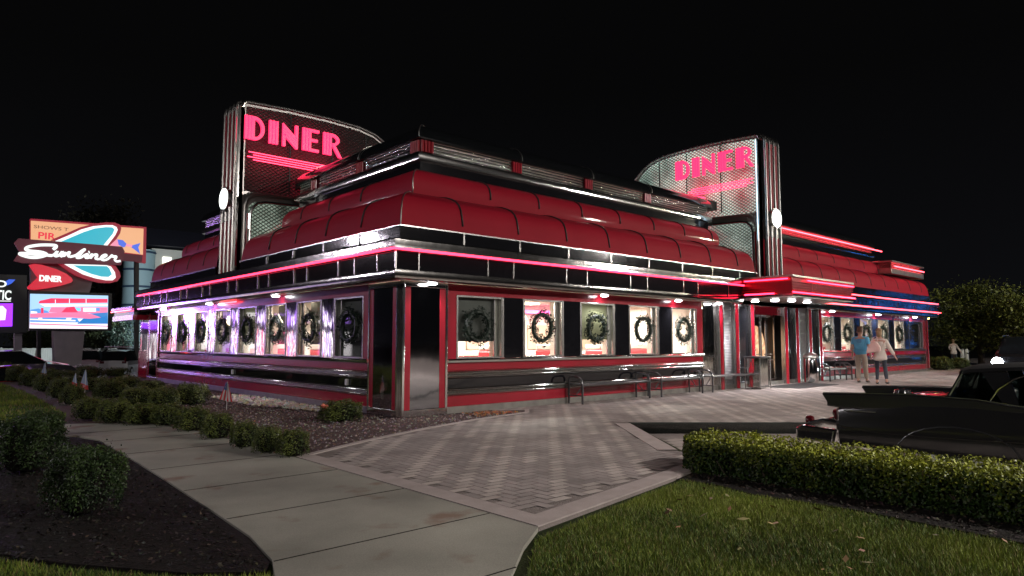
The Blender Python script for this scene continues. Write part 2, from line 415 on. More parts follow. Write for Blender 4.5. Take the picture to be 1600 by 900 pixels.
# beds
_b = [at(0,598), at(30,608), at(58,620), at(82,634), at(104,650)]
LAWN_EDGE = [(q.x,q.y) for q in _b]
mulch_poly = [(-5.06,.45),(-5.11,-1.35),(-5.19,-3.39),(-5.28,-5.1),(-5.34,-6.13),(-5.45,-6.81),(-5.56,-6.98),(-5.95,-6.66),(-6.5,-5.9),(-7.0,-5.0),(-8.2,-3.9),(-12,-3),(-12,1.85),(-5.9,1.7),(-5.25,1.25)]
tag(MB().slab(mulch_poly, -.19, -.008).build('mulch_bed', 'soil'), kind='structure')
gravel_poly = [(-3.5,-2.92),(-2.2,-2.28),(-.94,-1.76),(.93,-1.16),(2.56,-.86),(2.9,-.5),(2.3,-.1),(2.3,.2),(0.2,.2),(.2,25),(-4.4,24.5)]+LAWN_EDGE+[(-5.1,3.27),(-4.4,2.92),(-3.89,2.29),(-3.62,.82),(-3.51,-.2)]
tag(MB().slab(gravel_poly, -.19, -.012).build('planting_bed', 'mulch_red'), kind='structure')
hbed = [(-1.0,-7.06),(.6,-6.74),(.6,-15),(-1.0,-15),(-1.15,-11),(-.95,-9),(-1.05,-8),(-.92,-7.5)]
tag(MB().slab(hbed, -.19, -.012).build('hedge_bed', 'soil'), kind='structure')

# chips of mulch, gravel and white stones (nobody could count them)
def chips(poly, n, zc, size, cols, name, label, cat, mm='stone', flat=.35):
    pts = scatter(poly, n); c = [(x,y,zc+random.uniform(0,.012)) for x,y in pts]
    nr = rng.normal(size=(n,3))*flat + np.array([0,0,1]); sz = rng.uniform(size*.5, size*1.4, n)
    cc = [tuple(k*random.uniform(.7,1.3) for k in random.choice(cols)) for _ in range(n)]
    return tag(quads_mesh(name, c, nr, sz, cc, mm, aspect=.5), label, cat, kind='stuff')
def stones(poly, n, size, cols, name, label, near=None):
    mb = MB(); 
    for x, y in scatter(poly, n):
        s = random.uniform(.5,1.3)*size; c = tuple(k*random.uniform(.75,1.2) for k in random.choice(cols)); a = random.uniform(0,PI)
        pts = []
        for dx,dy,dz in ((1,0,0),(0,1,0),(-1,0,0),(0,-1,0),(0,0,.7),(0,0,-.5)):
            k = random.uniform(.75,1.2)*s; X = (dx*math.cos(a)-dy*math.sin(a)*.75)*k; Y = (dx*math.sin(a)+dy*math.cos(a)*.75)*k
            pts.append((x+X, y+Y, .002+s*.25+dz*k))
        mb.add(pts, [(0,1,4),(1,2,4),(2,3,4),(3,0,4),(1,0,5),(2,1,5),(3,2,5),(0,3,5)], c)
    return tag(mb.build(name, 'stone'), label, 'gravel', kind='stuff')
near_mulch = [(-5.06,.45),(-5.28,-5.1),(-5.56,-6.98),(-6.5,-5.9),(-8.2,-3.9),(-9,1.5)]
chips(near_mulch, 9000, -.004, .018, [(.012,.010,.008),(.022,.016,.013),(.008,.007,.007),(.04,.034,.03)], 'mulch_chips', 'dark bark mulch chips in the curved bed left of the concrete path', 'mulch')
g_near = [(-3.45,-2.88),(-2.2,-2.3),(-.94,-1.8),(.93,-1.2),(2.5,-.9),(2.2,-.1),(.1,-.15),(-.15,0),(-.15,9),(-4.5,9),(-3.9,2.3),(-3.6,.8)]
stones(g_near, 6500, .022, [(.17,.13,.13),(.22,.18,.17),(.11,.075,.075),(.30,.27,.24),(.16,.10,.08)], 'gravel', 'purplish brown gravel and lava rock spread in the bed at the foot of the diner')
stones([(-.2,1.6),(-.2,7.6),(-1.1,7.6),(-1.2,4.6),(-.55,1.7)], 750, .06, [(.60,.56,.48),(.48,.44,.36),(.66,.62,.55)], 'white_stones', 'pale white landscaping stones heaped against the foot of the left wall')
chips([(1.2,-.95),(2.5,-.85),(2.3,-.15),(1.4,-.1)], 260, .004, .035, [(.38,.13,.04),(.30,.10,.05),(.45,.24,.10)], 'fallen_leaves', 'orange brown dead leaves gathered at the tip of the gravel bed', 'leaves')
chips([(-.9,-7.1),(.2,-6.9),(.2,-12),(-1.1,-12)], 3000, -.006, .02, [(.03,.022,.018),(.05,.04,.03),(.02,.015,.012)], 'mulch_chips', 'dark mulch scattered along the foot of the clipped hedge', 'mulch')
chips([(-3.3,-8.1),(-1.2,-7.3),(-1.2,-10.5),(-3.3,-9.5)], 34, .012, .04, [(.33,.22,.12),(.28,.2,.13),(.22,.14,.08)], 'fallen_leaves', 'scattered tan fallen leaves lying on the front lawn', 'leaves')
chips([(-3.9,-2.8),(-3.5,.5),(-4.0,2.2),(-2.2,2.6),(-2.6,-1.8)], 220, .0, .03, [(.30,.18,.08),(.25,.12,.06),(.35,.25,.15)], 'fallen_leaves', 'brown leaf litter under the low shrubs beside the path', 'leaves')

# grass blades
def grass(poly, n, name, label, h=(.022,.052), wd=.0038, cols=None, z=-.035):
    pts = np.array(scatter(poly, n)); hh = rng.uniform(h[0], h[1], n); a = rng.uniform(0, 2*PI, n); lean = rng.uniform(.1,.8,n)*hh; la = rng.uniform(0,2*PI,n)
    fld = np.array([noise.noise(Vector((x*.9,y*.9,0))) for x,y in pts]); hh *= 1+.35*fld
    b1 = np.stack([pts[:,0]+np.cos(a)*wd, pts[:,1]+np.sin(a)*wd, np.full(n,z)],1); b2 = np.stack([pts[:,0]-np.cos(a)*wd, pts[:,1]-np.sin(a)*wd, np.full(n,z)],1)
    tp = np.stack([pts[:,0]+np.cos(la)*lean, pts[:,1]+np.sin(la)*lean, z+hh],1)
    v = np.stack([b1,b2,tp],1).reshape(-1,3); me = bpy.data.meshes.new(name)
    me.vertices.add(3*n); me.vertices.foreach_set('co', v.ravel().astype(np.float32)); me.loops.add(3*n); me.loops.foreach_set('vertex_index', np.arange(3*n,dtype=np.int32))
    me.polygons.add(n); me.polygons.foreach_set('loop_start', np.arange(0,3*n,3,dtype=np.int32)); me.polygons.foreach_set('loop_total', np.full(n,3,dtype=np.int32))
    me.materials.append(M['grass']); ca = me.color_attributes.new('Col','FLOAT_COLOR','CORNER')
    c0 = np.array([.045,.088,.012]); c1 = np.array([.19,.235,.03]); c2 = np.array([.20,.15,.06]); t = np.clip(rng.uniform(0,1,n)+fld*1.1,0,1)[:,None]
    cc = c0*(1-t)+c1*t; dry = rng.uniform(0,1,n) < (.10+.15*np.clip(-fld,0,1)); cc[dry] = c2; cc *= rng.uniform(.6,1.25,n)[:,None]
    arr = np.ones((3*n,4),np.float32); arr[:,:3] = np.repeat(cc,3,axis=0); ca.data.foreach_set('color', arr.ravel()); me.update(); me.validate()
    return tag(obj(name, me), label, 'grass', kind='stuff')
grass([(-3.7,-7.62),(-.95,-7.12),(-.95,-7.5),(-1.08,-8.0),(-.98,-9),(-1.2,-11.2),(-3.8,-11),(-5.0,-10.4),(-4.85,-9.2),(-4.45,-8.3)], 130000, 'grass', 'mown green lawn grass in front of the clipped hedge at lower right')
grass([(-5.62,-7.3),(-5.55,-7.03),(-5.95,-6.72),(-6.5,-5.98),(-7.0,-5.1),(-8.2,-4.0),(-9.5,-3.6),(-8.6,-7),(-6.3,-8.2)], 50000, 'grass', 'strip of bright green grass along the bottom left below the mulch bed')
grass([(-5.5,3.45)]+LAWN_EDGE[::-1]+[(-6,24),(-14,24),(-12,3.7)], 60000, 'grass', 'green lawn between the far shrubs and the bend of the path', h=(.05,.1), wd=.012)

# ================================================================== DINER
D = thing('diner', 'long stainless steel and red diner with vaulted red roof, neon bands and black trim', 'diner', (0,0,0))
def PS(mb, name, m, parent=D, smooth=False):
    """each separate piece collected in mb becomes a part of its own"""
    adj = list(range(len(mb.v)))
    def find(i):
        while adj[i] != i: adj[i] = adj[adj[i]]; i = adj[i]
        return i
    for f in mb.f:
        for q in f[1:]: adj[find(q)] = find(f[0])
    groups = {}
    for f in mb.f: groups.setdefault(find(f[0]), []).append(f)
    for fs in groups.values():
        ids = sorted({i for f in fs for i in f}); mp = {i:k for k,i in enumerate(ids)}; b = MB()
        b.add([mb.v[i] for i in ids], [tuple(mp[i] for i in f) for f in fs]); b.build(name, m, parent, smooth=smooth)
def P(mb, name, m, parent=D, smooth=False, label=None, bevel=0.):
    o = mb.build(name, m, parent, smooth=smooth, bevel=bevel)
    if label: o['label'] = label
    return o
FULL = [(5,18),(0,18),(0,0),(12.54,0)]; WING = [(17.05,0),(31.7,0),(31.7,6)]
# --- eave fascia
for path in (FULL, WING):
    P(MB().sweep([(-.30,2.70),(-.40,2.70),(-.43,2.72),(-.445,2.80),(-.43,2.885),(-.40,2.89)], path), 'fascia_rail', 'chrome_dim', smooth=True)
    P(MB().sweep([(-.40,2.89),(-.405,3.25)], path), 'fascia_panel', 'black_panel' if path is FULL else 'wing_glass')
    P(MB().sweep([(-.40,3.25),(-.47,3.25),(-.475,3.30),(-.455,3.37),(-.475,3.45),(-.46,3.49),(-.13,3.53)], path), 'fascia_cap', 'chrome_dim', smooth=True)
    P(MB().sweep([(-.40,2.705),(.05,2.72)], path), 'soffit', 'brushed')
# chrome dividers on the black fascia
mb = MB()
def divx(x): mb.box(x-.014, x+.014, -.425, -.395, 2.89, 3.25)
def divy(y): mb.box(-.425, -.395, y-.014, y+.014, 2.89, 3.25)
for k in range(5):
    for q in (1.9, 2.64): divx(q+2.45*k) if q+2.45*k < 12.3 else None
divx(.12); divy(.25)
for k in range(8):
    for q in (1.15, 1.85): divy(q+2.2*k) if q+2.2*k < 17.9 else None
mb.box(-.43,-.395,-.43,-.395,2.89,3.25)
PS(mb, 'fascia_divider', 'chrome_clean')
mb = MB()
for k in range(6): mb.box(19.5+2.3*k-.014, 19.5+2.3*k+.014, -.425,-.395,2.89,3.25)
PS(mb, 'fascia_divider', 'chrome_clean')
# --- neon
P(MB().tube([(-.50,17.9,3.275),(-.50,-.50,3.275),(12.5,-.50,3.275)], .027, 8), 'neon_tube', 'neon_pink', label='long pink neon tube running under the eave cap')
P(MB().tube([(17.2,-.50,3.39),(31.9,-.50,3.39)], .022, 8), 'neon_tube', 'neon_red')
P(MB().tube([(17.2,-.50,2.955),(32.25,-.50,2.955)], .022, 8), 'neon_tube', 'neon_red')
P(MB().box(17.1,32.1,-.475,-.44,2.90,2.945), 'neon_shelf', 'chrome_clean')

# --- vaults
def arcprof(o0, z0, o1, z1, n=7):
    return [(o0 + (o1-o0)*(1-math.cos(t)), z0 + (z1-z0)*math.sin(t)) for t in [PI/2*i/n for i in range(n+1)]]
low = [(-.12,3.80),(-.105,3.95),(-.075,4.15),(-.035,4.30),(.03,4.42),(.13,4.51),(.26,4.58),(.45,4.65),(.74,4.71)]
upp = [(.735,4.70),(.715,4.86),(.72,5.0),(.76,5.13),(.85,5.24),(.98,5.32),(1.12,5.37),(1.30,5.40)]
def seams(prof, path, pts, name='vault_seam'):
    pass
def level(pathL, tag_, label=None):
    P(MB().sweep([(-.14,3.52),(-.14,3.80)], pathL), 'band_lower', 'black_panel')
    P(MB().sweep([(-.14,3.78),(-.165,3.785),(-.165,3.815),(-.12,3.82)], pathL), 'band_trim', 'chrome_clean')
    P(MB().sweep(low, pathL), 'vault_lower', 'red_vault', smooth=True)
L1 = [(8,8.15),(0,8.15),(0,0),(13.85,0),(13.85,8)]
level(L1, 'main')
P(MB().sweep(upp, L1), 'vault_upper', 'red_vault', smooth=True)
PAR = [(8.8,8.86),(0,8.86),(0,0),(14.70,0),(14.70,8)]
def parapet(path):
    P(MB().sweep([(1.29,5.38),(1.29,5.64)], path), 'band_upper', 'black_panel')
    P(MB().sweep([(1.29,5.64),(1.20,5.66),(1.185,5.74),(1.20,5.82),(1.30,5.84)], path), 'parapet_lip', 'chrome', smooth=True)
    P(MB().sweep([(1.30,5.84),(1.30,6.15)], path), 'parapet_panel', 'corrugated')
    P(MB().sweep([(1.30,6.15),(1.18,6.15),(1.18,6.18)]+[(1.18+.6*(1-math.cos(t)), 6.18+.42*math.sin(t)) for t in [PI/2*i/8 for i in range(9)]]+[(3.0,6.64)], path), 'roof_cap', 'black_paint', smooth=True)
parapet(PAR)
P(MB().slab([(1.7,1.7),(14.7,1.7),(14.7,8.8),(1.7,8.8)], 6.3, 6.62), 'roof_deck', 'black_rub')
# red fluted blocks in the parapet, roof ribs
for kx in (None, 4.3, 7.1, 9.9):
    mb = MB()
    if kx is None:
        for j in range(4):
            mb.tube([(1.33+.09*j,1.265,5.86),(1.33+.09*j,1.265,6.13)], .04, 8); mb.tube([(1.265,1.33+.09*j,5.86),(1.265,1.33+.09*j,6.13)], .04, 8)
    else:
        for j in range(4): mb.tube([(kx-.13+.085*j,1.27,5.86),(kx-.13+.085*j,1.27,6.13)], .04, 8)
    P(mb, 'parapet_block', 'red_enamel', smooth=True)
for ky in (4.0, 6.6):
    mb = MB()
    for j in range(4): mb.tube([(1.27,ky-.13+.085*j,5.86),(1.27,ky-.13+.085*j,6.13)], .04, 8)
    P(mb, 'parapet_block', 'red_enamel', smooth=True)
mb = MB()
rib = [(1.16,6.17)]+[(1.16+.6*(1-math.cos(t)), 6.19+.43*math.sin(t)) for t in [PI/2*i/8 for i in range(9)]]
for x in (4.4,7.2,10.0,12.8): mb.tube([(x,o,z) for o,z in rib], .009, 6)
for y in (3.9,6.6): mb.tube([(o,y,z) for o,z in rib], .009, 6)
mb.tube([(o,o,z) for o,z in rib], .010, 6)
PS(mb, 'roof_rib', 'brushed')
# vault seams (dark joints), chrome drips under them
def seam_set(xs, ys, x_end=None):
    mb = MB(); cb = MB()
    for x in xs:
        mb.tube([(x,o-.004,z+.004) for o,z in low[1:]], .024, 6); cb.box(x-.022,x+.022,-.165,-.141,3.54,3.80)
    for y in ys:
        mb.tube([(o-.004,y,z+.004) for o,z in low[1:]], .024, 6); cb.box(-.165,-.141,y-.022,y+.022,3.54,3.80)
    for x in xs: mb.tube([(x-.15,o-.004,z+.004) for o,z in upp[1:]], .024, 6) if x > 1.5 else None
    for y in ys: mb.tube([(o-.004,y-.15,z+.004) for o,z in upp[1:]], .024, 6) if y > 1.5 else None
    PS(mb, 'vault_seam', 'black_rub', smooth='all'); PS(cb, 'band_post', 'chrome_clean')
seam_set([1.45+1.63*k for k in range(8)], [1.45+1.63*k for k in range(4)])
mb = MB(); mb.tube([(o-.004,o-.004,z+.002) for o,z in low], .014, 6); mb.tube([(o-.004,o-.004,z+.002) for o,z in upp], .014, 6)
PS(mb, 'corner_trim', 'brushed', smooth='all')

# --- left wing roof beyond the tower
LW = [(8,17.45),(0,17.45),(0,10.3)]
level(LW, 'left'); P(MB().sweep(upp, LW), 'vault_upper', 'red_vault', smooth=True)
mb = MB()
for y in (11.6,13.25,14.9,16.3): mb.tube([(o-.004,y,z+.004) for o,z in low[1:]], .015, 6); mb.tube([(o-.004,y-.1,z+.004) for o,z in upp[1:]], .015, 6)
PS(mb, 'vault_seam', 'black_rub', smooth='all')
parapet([(8,17.2),(0,17.2),(0,10.3)])
# --- right wing roof beyond the tower
RW = [(15.95,0),(29.6,0),(29.6,8)]
P(MB().sweep([(-.14,3.52),(-.14,3.80)], [(15.95,0),(31.75,0),(31.75,8)]), 'band_lower', 'black_panel')
RW2 = [(15.95,0),(31.7,0),(31.7,8)]
P(MB().sweep(low, RW2), 'vault_lower', 'red_vault', smooth=True)
P(MB().sweep(upp, RW), 'vault_upper', 'red_vault', smooth=True)
parapet(RW)
P(MB().tube([(16.2,1.14,6.02),(29.2,1.14,6.02)], .03, 8), 'neon_tube', 'neon_red')
P(MB().slab([(16,1.7),(29,1.7),(29,8),(16,8)], 6.3, 6.62), 'roof_deck', 'black_rub')
mb = MB()
for k in range(9):
    x = 17.6+1.65*k
    mb.tube([(x,o-.004,z+.004) for o,z in low[1:]], .015, 6)
    if x < 28.5: mb.tube([(x-.15,o-.004,z+.004) for o,z in upp[1:]], .015, 6)
PS(mb, 'vault_seam', 'black_rub', smooth='all')
# low stepped parapet at the far right end
P(MB().box(27.4,32.0,.12,1.6,4.72,4.98), 'end_band', 'base_steel', bevel=.02)
P(MB().box(27.6,31.9,.2,1.6,4.98,5.28), 'end_parapet', 'corrugated')
P(MB().box(27.5,32.05,.10,1.7,5.28,5.36), 'end_lip', 'brushed', bevel=.02)
P(MB().tube([(27.7,.08,5.08),(31.9,.08,5.08)], .03, 8), 'neon_tube', 'neon_red')
P(MB().slab([(15.9,.8),(31.6,.8),(31.6,8),(15.9,8)], 4.5, 4.68), 'roof_deck', 'black_rub')

# --- walls: horizontal bands of the window fronts
def bulge(z0, z1, d=.07, n=6):
    zc = (z0+z1)/2; h = (z1-z0)/2
    return [(.0,z0)] + [(-d*math.sin(PI*i/n), z0+(z1-z0)*i/n) for i in range(1,n)] + [(.0,z1)]
def front(path, name_lab=None):
    P(MB().sweep([(-.03,0),(-.03,.135),(.0,.14)], path), 'base_plate', 'base_steel')
    P(MB().sweep([(-.01,.14),(-.01,.35)], path), 'band_red', 'red_enamel')
    P(MB().sweep(bulge(.35,.43)+bulge(.43,.52), path), 'band_chrome', 'chrome', smooth=True)
    P(MB().sweep([(-.005,.52),(-.005,.71)], path), 'band_black', 'black_glass')
    P(MB().sweep(bulge(.71,.80)+bulge(.80,.89), path), 'band_chrome', 'chrome', smooth=True)
    P(MB().sweep([(-.01,.89),(-.01,1.05)], path), 'band_red', 'red_enamel')
    P(MB().sweep([(-.01,1.05),(-.075,1.055),(-.08,1.10),(-.06,1.125),(.12,1.13)], path), 'window_sill', 'chrome', smooth=True)
    P(MB().sweep([(-.01,2.49),(-.01,2.715)], path), 'header_red', 'red_enamel')
front([(1.12,0),(10.82,0)]); front([(0,16.58),(0,1.2)][::1]); front([(18.98,0),(31.2,0)])
def X_box(mb, x0, x1, o0, o1, z0, z1): mb.box(x0, x1, min(o0,o1), max(o0,o1), z0, z1)
def Y_box(mb, y0, y1, o0, o1, z0, z1): mb.box(min(o0,o1), max(o0,o1), y0, y1, z0, z1)
blind_at = {('x',0):('grey',1.50), ('x',2):('olive',1.55), ('y',0):('grey',1.14), ('y',3):('olive',1.7)}
def window(fb, ax, k, a0, a1, dark=False, nm='window'):
    """a steel framed window set back in the wall, between a0 and a1 along the wall"""
    z0, z1 = 1.13, 2.49; mb = MB(); t = .045
    fb(mb, a0, a0+t, -.02, .14, z0, z1); fb(mb, a1-t, a1, -.02, .14, z0, z1)
    fb(mb, a0+t, a1-t, -.02, .14, z1-t, z1); fb(mb, a0+t, a1-t, -.02, .14, z0, z0+t*.8)
    fb(mb, a1-.20, a1-.165, .05, .10, z0+.04, z1-t)
    f = P(mb, nm, 'chrome_clean', bevel=.006)
    g = MB(); fb(g, a0+t, a1-t, .085, .091, z0+t*.8, z1-t); P(g, 'pane', 'pane' if not dark else 'black_glass', f)
    b = blind_at.get((ax,k))
    if b: q = MB(); fb(q, a0+t, a1-t, .13, .14, b[1], z1-t); P(q, 'blind', 'blind_'+b[0], f)
    q = MB(); fb(q, a1-t-.10, a1-t, .11, .28, z0, z1); P(q, 'jamb', 'cream', f)
xwin = [(1.37+1.96*k, 2.68+1.96*k) for k in range(5)]
ywin = [(1.45+1.95*k, 2.74+1.95*k) for k in range(8)]
wwin = [(19.02+1.985*k, 20.35+1.985*k) for k in range(5)]
for k,(a,b) in enumerate(xwin): window(X_box,'x',k,a,b)
for k,(a,b) in enumerate(ywin): window(Y_box,'y',k,a,b)
for k,(a,b) in enumerate(wwin): window(X_box,'w',k,a,b)
window(X_box,'w',9,29.0,31.0,dark=True)
def pier_panel(fb, a0, a1, m, nm='pier_panel'):
    mb = MB(); fb(mb, a0+.03, a1-.03, -.012, .05, 1.13, 2.49); P(mb, nm, m)
    mb = MB(); fb(mb, a0, a0+.03, -.025, .05, 1.13, 2.49); fb(mb, a1-.03, a1, -.025, .05, 1.13, 2.49); PS(mb, 'pier_trim', 'chrome_clean')
for k in range(4): pier_panel(X_box, xwin[k][1], xwin[k+1][0], 'black_panel'); pier_panel(X_box, wwin[k][1], wwin[k+1][0], 'black_panel')
for k in range(7): pier_panel(Y_box, ywin[k][1], ywin[k+1][0], 'chrome_wavy')
pier_panel(X_box, wwin[4][1], 29.0, 'black_panel')
mb = MB(); X_box(mb,1.12,1.37,-.01,.1,1.13,2.49); X_box(mb,10.53,10.82,-.01,.1,1.13,2.49); PS(mb,'jamb_red','red_enamel')
mb = MB(); Y_box(mb,1.2,1.45,-.01,.1,1.13,2.49); PS(mb,'jamb_red','red_enamel')
mb = MB(); Y_box(mb,16.39,16.58,-.01,.1,1.13,2.49); PS(mb,'jamb_red','red_enamel')
mb = MB(); X_box(mb,31.0,31.2,-.01,.1,1.13,2.49); PS(mb,'jamb_red','red_enamel')
# power outlets on the black band of the left wall
for px, py in ((365,581),(544,597)):
    p = at(px,py,'x',0.); mb = MB(); mb.box(-.06,-.005,p.y-.05,p.y+.05,p.z-.07,p.z+.07); P(mb,'outlet_box','white',bevel=.015)
# --- corner pier: chrome frame, red strips, mirror panels
def pier(fb, a0, a1, s0=None):
    mb = MB(); fb(mb, a0, a0+.06, -.05, .06, 0, 2.70); fb(mb, a1-.06, a1, -.05, .06, 0, 2.70); fb(mb, a0+.06, a1-.06, -.05, .05, .0, .14); fb(mb,a0+.06,a1-.06,-.05,.05,2.60,2.70)
    P(mb,'pier_frame','chrome', bevel=.008)
    for q in (a0+.06, a1-.20):
        mb = MB(); fb(mb, q, q+.14, -.035, .04, .14, 2.60); P(mb,'pier_strip','red_enamel')
    mb = MB(); fb(mb, a0+.20, a1-.20, -.03, .04, .14, 2.60); P(mb,'pier_mirror','mirror_dark')
pier(X_box, .0, 1.12); pier(Y_box, .06, 1.20)
pier(Y_box, 16.58, 18.0); pier(X_box, 31.2, 31.75)
# --- entrance front
def col_red(x, r=.11):
    mb = MB(); mb.tube([(x,-.05,0),(x,-.05,2.72)], r, 14); P(mb,'entrance_column','red_gloss',smooth=True)
    mb = MB(); mb.box(x-r-.045,x-r,-.10,.04,0,2.7); mb.box(x+r,x+r+.045,-.10,.04,0,2.7); PS(mb,'column_trim','chrome_clean')
for x in (11.78, 12.73, 13.74, 16.12, 16.98, 18.05, 18.93): col_red(x, .095)
def pan(x0, x1, m, nm, y=0.): P(MB().box(x0,x1,y,y+.06,.14,2.72), nm, m)
pan(10.87,11.64,'chrome_wavy','entrance_panel'); pan(11.92,12.58,'ribbed','ribbed_panel'); pan(12.88,13.59,'black_panel','entrance_panel')
pan(16.27,16.83,'black_panel','entrance_panel'); pan(17.13,17.9,'ribbed','ribbed_panel'); pan(18.2,18.78,'black_panel','entrance_panel')
P(MB().box(10.82,18.98,-.02,.06,0,.135),'base_plate','base_steel')
P(MB().box(13.89,15.97,.02,.3,2.42,2.72),'door_header','red_gloss')
# doors
for i,(x0,x1) in enumerate(((13.9,14.92),(14.96,15.97))):
    mb = MB(); y0 = .26; t = .055
    for a,b,c,d in ((x0,x0+t,.02,2.42),(x1-t,x1,.02,2.42),(x0+t,x1-t,.02,.2),(x0+t,x1-t,2.34,2.42)): mb.box(a,b,y0,y0+.05,c,d)
    dr = P(mb,'door','chrome_clean',bevel=.006)
    P(MB().box(x0+t,x1-t,y0+.02,y0+.026,.2,2.34),'pane','pane',dr)
    hx = x1-.16 if i == 0 else x0+.16
    P(MB().tube([(hx,y0-.08,.4),(hx,y0-.08,2.2)],.028,8),'door_handle','chrome_clean',dr)
    P(MB().tube([(x0+.1,y0-.05,1.05),(x1-.1,y0-.05,1.05)],.018,8).tube([(x0+.1,y0-.05,.85),(x1-.1,y0-.05,.85)],.018,8),'push_bar','chrome_clean',dr)
# glowing oval behind the doors, standing in for a warm reflection in the glass
mb = MB(); mb.prism([(15.2+.72*math.cos(t), 1.25+.82*math.sin(t)) for t in [2*PI*i/28 for i in range(28)]], lambda u,v:(u,.62,v), lambda u,v:(u,.78,v))
P(mb,'reflection_oval',mat('oval_glow',(.35,.16,.07),.5,emit=(1.,.48,.25),es=.75,var=(5,(.9,.75,.5),.06)))
P(MB().box(16.0,16.05,.3,2.0,.06,2.7),'dark_backing','black_rub'); P(MB().box(13.83,13.88,.3,2.0,.06,2.7),'dark_backing','black_rub')  # black side walls added behind the doors so the glass reads dark
emis('neon_canopy', (1.,.016,.05), 9.)
# --- canopy over the entrance
cx0,cx1,cy0,cz0,cz1 = 12.54,17.05,-2.06,2.85,3.52
P(MB().box(cx0,cx1,cy0,.0,cz0,cz0+.03),'canopy_soffit','brushed')
P(MB().box(cx0-.03,cx1+.03,cy0-.03,.0,cz1-.06,cz1),'canopy_cap','brushed')
P(MB().box(cx0+.03,cx1-.03,cy0+.03,-.02,cz0+.03,cz1-.06),'canopy_core',mat('canopy_neon_tint',(.30,.02,.035),.25,.5))  # metal tinted red for the neon light it reflects; the ribs share it
mb = MB()
for z in (2.98,3.06,3.14,3.22,3.30): mb.box(cx0-.015,cx1+.015,cy0-.015,-.1,z,z+.03)
PS(mb,'canopy_rib','canopy_neon_tint')
P(MB().box(cx0-.02,cx1+.02,cy0-.02,-.1,2.88,2.945),'canopy_rail','chrome')
P(MB().tube([(cx0-.05,-.52,3.40),(cx0-.05,cy0+.12,3.40)],.022,8),'neon_tube','neon_canopy')
P(MB().tube([(cx0-.05,-.52,2.97),(cx0-.05,-1.5,2.97)],.022,8),'neon_tube','neon_canopy')
P(MB().tube([(13.45,cy0-.05,3.38),(17.0,cy0-.05,3.38)],.022,8),'neon_tube','neon_canopy')
P(MB().tube([(12.45,cy0-.05,2.985),(17.1,cy0-.05,2.985)],.022,8),'neon_tube','neon_canopy')
# downlights
def downlight(x, y, z, power, r=.12, col=(1,.96,.98)):
    o = P(MB().lathe([(r,-.035),(r*.98,-.05),(r*.6,-.065),(.01,-.07)],(x,y,z),18),'downlight','lamp_white',smooth=True)
    ring = MB(); ring.lathe([(r*1.25,0),(r*1.2,-.03),(r,-.03)],(x,y,z),18); P(ring,'downlight_rim','chrome_clean',o,smooth=True)
    ld = bpy.data.lights.new('downlight_beam','SPOT'); ld.energy = power; ld.spot_size = R(150); ld.spot_blend = .8; ld.shadow_soft_size = .12; ld.color = col
    lo = bpy.data.objects.new('downlight_beam', ld); COL.objects.link(lo); lo.location = (x,y,z-.10); lo.parent = D
for px, py, yy in ((1155,477,-.35),(1180,479,-.35),(1211,473,-1.0),(1237,474,-1.3),(1261,476,-1.3)):
    q = at(px,py,'y',yy); downlight(q.x, yy, 2.85, 150)
for x in (.6, 6.0, 9.3, 11.5): downlight(x,-.2,2.71,75,.1)
for y in (5.6, 10.6, 15.5): downlight(-.2,y,2.71,45,.1)
for x in (19.8,24.6,29.3): downlight(x,-.2,2.71,130,.1)
# red side lamp glow tube under the eave of the left front
P(MB().tube([(-.1,8.6,2.66),(-.1,9.9,2.66)],.02,8),'neon_tube','neon_red')

